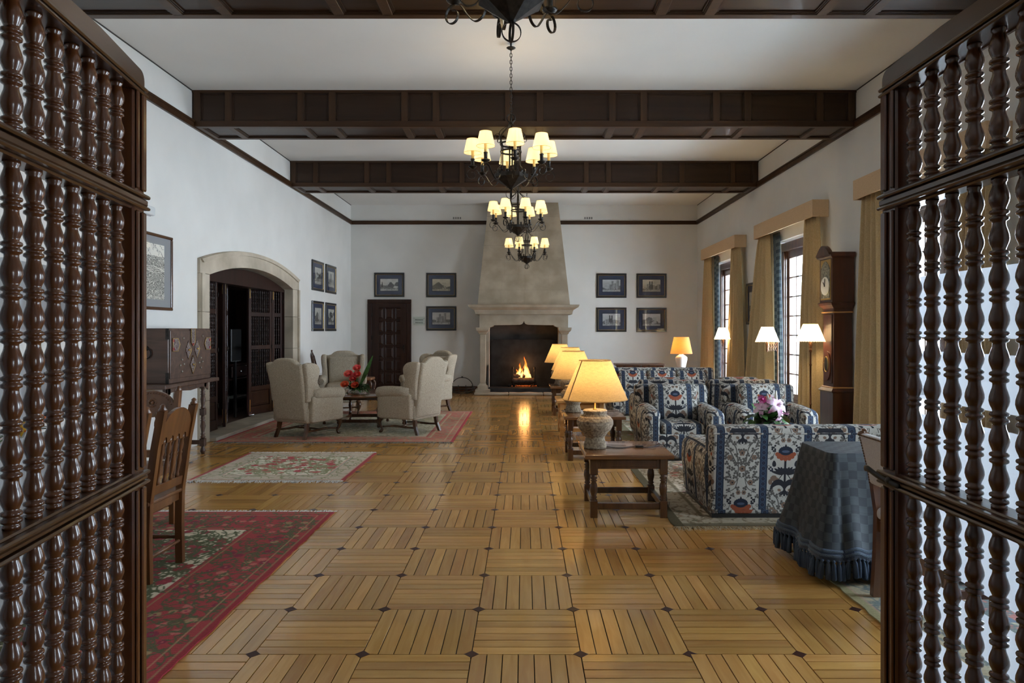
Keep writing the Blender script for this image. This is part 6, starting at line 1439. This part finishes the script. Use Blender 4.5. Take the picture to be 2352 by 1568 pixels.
MB().prism([(-.20, 2.44)]+[(-.17+.34*i/12, 2.47+.10*sin(pi*i/12)) for i in range(13)]+[(.20, 2.44)], -.33, -.27, 'x').obj('arched_crest', w_, ck)
MB().box(-.285, -.278, -.145, .145, 1.87, 2.39).obj('bezel', M['gilt'], ck)
MB().prism([(-.125, 1.89)]+[(-.125+.25*i/10, 2.27+.10*sin(pi*i/10)) for i in range(11)]+[(.125, 1.89)], -.291, -.285, 'x').obj('dial_plate', noisy('engraved_brass_dial', (.10, .10, .085), (.40, .38, .28), 40, rough=.4, metal=.4), ck)
d = MB().prism([(.118*cos(2*pi*i/28), 2.05+.118*sin(2*pi*i/28)) for i in range(28)], -.297, -.291, 'x').obj('chapter_ring', mat('enamel_white', (.78, .78, .74), .3), ck)
m = MB()
for k in range(12):
    a = 2*pi*k/12; m.box(-.299, -.297, -.004, .004, .083, .108).v[-8:] = [(x, (y)*cos(a)-(z)*sin(a), (y)*sin(a)+(z)*cos(a)+2.05) for x, y, z in m.v[-8:]]
m.tube([(-.300, 0, 2.05), (-.300, .045, 2.10)], .005, 5).tube([(-.300, 0, 2.05), (-.300, -.01, 2.145)], .004, 5).sph((-.30, 0, 2.05), .01, 6); m.obj('hands', M['black'], ck)
MB().box(-.262, -.248, -.12, .12, .80, 1.68, .005).obj('trunk_door', w_, ck)
MB().prism([(.105*cos(2*pi*i/24), 1.02+.19*sin(2*pi*i/24)) for i in range(24)], -.275, -.25, 'x').prism([(.06*cos(2*pi*i/24), 1.04+.10*sin(2*pi*i/24)) for i in range(24)], -.279, -.27, 'x').obj('oval_boss', w_, ck)
m = MB().tube([(-.279, .058*cos(2*pi*i/24), 1.04+.098*sin(2*pi*i/24)) for i in range(26)], .006, 6); m.obj('window_ring', M['brass'], ck)
MB().prism([(.050*cos(2*pi*i/24), 1.04+.088*sin(2*pi*i/24)) for i in range(24)], -.282, -.278, 'x').obj('pendulum_window', M['blackpl'], ck)
for z in (1.70, .735): MB().box(-.268, 0, -.165, .165, z, z+.02, .004).obj('gilt_moulding', M['honey'], ck)

# ---------------------------------------------------------------- pelmets and curtains
def curtain(y0, y1, yb0, yb1, x, ph, name, mt, label, cat='curtain', group=None, nf=None, z1=3.08, amp=.056, depth=.0):
    m = MB(); n = 90; L = 26; vs = []; nf = nf or max(3, round(abs(y1-y0)/.098))
    for j in range(L+1):
        t = j/L; z = z1-(z1-.02)*t; e_ = t**.7; a0 = y0+(yb0-y0)*e_; a1 = y1+(yb1-y1)*e_
        for i in range(n+1):
            s_ = i/n; k = amp*(.6+.5*t)*sin(2*pi*nf*s_+ph+.5*sin(3*t+ph)+.6*sin(7*s_))+.010*sin(2*pi*nf*2.1*s_+1)*t; vs.append((x+k, a0+(a1-a0)*s_, z))
    fs = [(j*(n+1)+i, j*(n+1)+i+1, (j+1)*(n+1)+i+1, (j+1)*(n+1)+i) for j in range(L) for i in range(n)]
    wd = abs(y1-y0)*1.6; uv = [[(wd*(f % (n+1))/n, -3*(f//(n+1))/L) for f in q] for q in fs]
    m.add(vs, fs, uv, True); o = m.obj(name, mt); sm = o.modifiers.new('s', 'SOLIDIFY'); sm.thickness = .006
    return tag(o, label, cat, group)
names = ('far', 'middle', 'near', 'nearest')
for k, ((a, b), nm) in enumerate(zip(((12.85, 15.3), (9.38, 11.78), (5.85, 8.22), (2.35, 4.75)), ('the far window', 'the middle window', 'the window by the tall clock', 'the window nearest the lattice door'))):
    p = MB().box(3.98, 3.995, a, b, 3.05, 3.285).box(3.995, X1-.003, a, a+.015, 3.05, 3.285).box(3.995, X1-.003, b-.015, b, 3.05, 3.285).box(3.995, X1-.003, a+.015, b-.015, 3.27, 3.285)
    tag(p.obj('pelmet', M['pelm']), 'beige cloth-covered pelmet over %s' % nm, 'pelmet', 'beige pelmets over the windows')
    g = 'gold beige curtains'
    fo = (.30, .80, .16, .15)[k]
    curtain(b-.42, b-.03, b-.56, b+fo, 4.075, k, 'curtain', M['curt'], 'gold beige curtain on the far side of %s' % nm, group=g)
    curtain(a-.0, a+.47, a-.10, a+.74, 4.075, k+2, 'curtain', M['curt'], 'gold beige curtain on the near side of %s' % nm, group=g)
    curtain(b-.72, b-.42, b-.84, b-.57, 4.155, k+1, 'drape', M['blue'], 'blue checked inner drape at the far side of %s' % nm, 'drape', 'blue checked inner drapes', nf=4, amp=.018)

# ---------------------------------------------------------------- rugs
def make_rug(x0, x1, y0, y1, arr, label, fr=True, fcol='cream', z=.011):
    w_, l_ = x1-x0, y1-y0; n = max(8, int(l_/.06)); m = MB(); nx = 6; rs = random.Random(int(x0*10+y0*7))
    ex = [rs.gauss(0, .004) for _ in range(n+1)]; vs = []
    for j in range(n+1):
        for i in range(nx+1): vs.append((x0+w_*i/nx+(ex[j] if i in (0, nx) else 0), y0+l_*j/n, z*(1 if 0 < i < nx else .8)))
    for j in range(n+1):
        for i in (0, nx): vs.append((x0+w_*i/nx+(ex[j]), y0+l_*j/n, .0015))
    K = nx+1; fs = [(j*K+i, j*K+i+1, (j+1)*K+i+1, (j+1)*K+i) for j in range(n) for i in range(nx)]; uv = [[((vs[q][0]-x0)/w_, (vs[q][1]-y0)/l_) for q in f] for f in fs]
    b = K*(n+1)
    for j in range(n):
        for f in ((j*K, (j+1)*K, b+2*(j+1), b+2*j), ((j+1)*K+nx, j*K+nx, b+2*j+1, b+2*(j+1)+1)): fs.append(f); uv.append([(.003 if f[0] % K == 0 else .997, .5)]*4)
    m.add(vs, fs, uv); mt = imgmat('rug_pile', arr, .95, (1, 1), bump=.5, noise=.14, ext='EXTEND', nscale=260)
    o = m.obj('rug', mt); tag(o, label, 'rug', None)
    if fr:
        f_ = MB(); k = int(w_/.0055)
        for yy, sg in ((y0, -1), (y1, 1)):
            for q in range(k):
                x = x0+w_*(q+.5)/k+rs.gauss(0, .003); L = rs.uniform(.055, .10); a = rs.gauss(0, .4); wd = .0024; hz = rs.uniform(.002, .010)
                p = [(x, yy), (x+L*.5*sin(a)*.6, yy+sg*L*.5), (x+L*sin(a), yy+sg*L)]
                f_.add([(p[0][0]-wd, p[0][1], .008), (p[0][0]+wd, p[0][1], .008), (p[1][0]+wd, p[1][1], hz+.003), (p[1][0]-wd, p[1][1], hz+.003), (p[2][0]+wd*.6, p[2][1], .0015), (p[2][0]-wd*.6, p[2][1], .0015), (p[1][0], p[1][1], .001)], [(0,1,2,3), (3,2,4,5), (0,3,6), (2,1,6)])
        q = f_.obj('fringe', M['fr_'+fcol], o); q['kind'] = 'stuff'
    return o
M['fr_cream'] = mat('cream_fringe', (.74, .70, .64), .9); M['fr_olive'] = mat('straw_fringe', (.48, .38, .23), .9); M['fr_grey'] = mat('grey_fringe', (.33, .30, .25), .9)
RED = (.28, .030, .030); PINK = (.45, .11, .09); IV = (.60, .55, .42); OLI = (.085, .085, .035); GRN = (.055, .07, .035)
make_rug(-3.9, -1.54, 2.0, 5.50, rug(2.36, 3.5, 180, (.30, .024, .035), (.36, .045, .05), (.68, .62, .47), .50, [RED, (.36, .05, .06), (.30, .03, .05)], (.085, .10, .045), 3, .035, [(.035, .012, (.33, .22, .10)), (.10, .008, (.45, .30, .15)), (.46, .012, (.33, .22, .10))], 1.0, bmot=[(.34, .24, .12), (.12, .10, .05), (.22, .02, .05), (.50, .14, .12)]), 'crimson and ivory flowered rug at lower left under the wooden chairs')
make_rug(-3.30, -1.77, 6.66, 8.16, rug(1.53, 1.50, 200, (.36, .05, .05), (.56, .47, .36), (.76, .71, .58), .24, [(.45, .06, .07), (.50, .12, .10)], (.27, .27, .14), 5, .03, [(.03, .012, (.5, .2, .16)), (.21, .014, (.30, .30, .24)), (.235, .010, (.6, .25, .2))], .8, fs=1.15, bmot=[(.48, .16, .13), (.6, .55, .45), (.25, .27, .16)]), 'small ivory rug with red flowers in the middle of the left floor')
make_rug(-4.08, -.94, 8.95, 12.30, rug(3.14, 3.35, 120, (.42, .045, .06), (.52, .16, .12), (.56, .50, .37), .42, [(.40, .34, .22), (.26, .26, .20), (.62, .52, .36)], (.33, .29, .18), 7, .04, [(.04, .02, (.50, .30, .18)), (.12, .02, (.55, .40, .24)), (.34, .03, (.55, .42, .26)), (.40, .02, (.45, .08, .08))], .8, bmot=[(.52, .33, .18), (.42, .10, .08)]), 'large red-bordered rug under the wing chairs', fcol='grey')
make_rug(1.13, 4.05, 5.10, 8.75, rug(2.92, 3.65, 120, (.09, .07, .03), (.40, .33, .235), (.60, .51, .40), .30, [(.40, .13, .10), (.45, .30, .18), (.20, .24, .26)], (.17, .12, .065), 9, .075, [(.26, .03, (.12, .09, .045)), (.0, .075, (.09, .07, .03))], .9, bmot=[(.36, .10, .07), (.30, .20, .12), (.10, .10, .05)]), 'olive-bordered patterned rug under the near floral sofa', fcol='olive')
make_rug(1.80, 4.0, 2.2, 4.62, rug(2.2, 2.42, 130, (.27, .23, .11), (.36, .29, .18), (.40, .35, .23), .22, [(.38, .14, .11), (.10, .14, .18)], (.12, .14, .13), 12, .05, [(.05, .01, (.38, .2, .15)), (.2, .02, (.38, .33, .22))], 1.6, bmot=[(.50, .14, .11), (.16, .22, .26)], fs=1.3), 'soft green rug with red and blue scrolls at lower right under the skirted table', fr=False)
make_rug(1.25, 3.9, 9.1, 12.6, rug(2.65, 3.5, 90, (.12, .10, .05), (.15, .12, .06), (.46, .42, .34), .3, [(.38, .13, .10), (.2, .24, .26)], (.16, .16, .08), 19, .03, None, .6), 'patterned rug under the far seating group', fcol='olive')
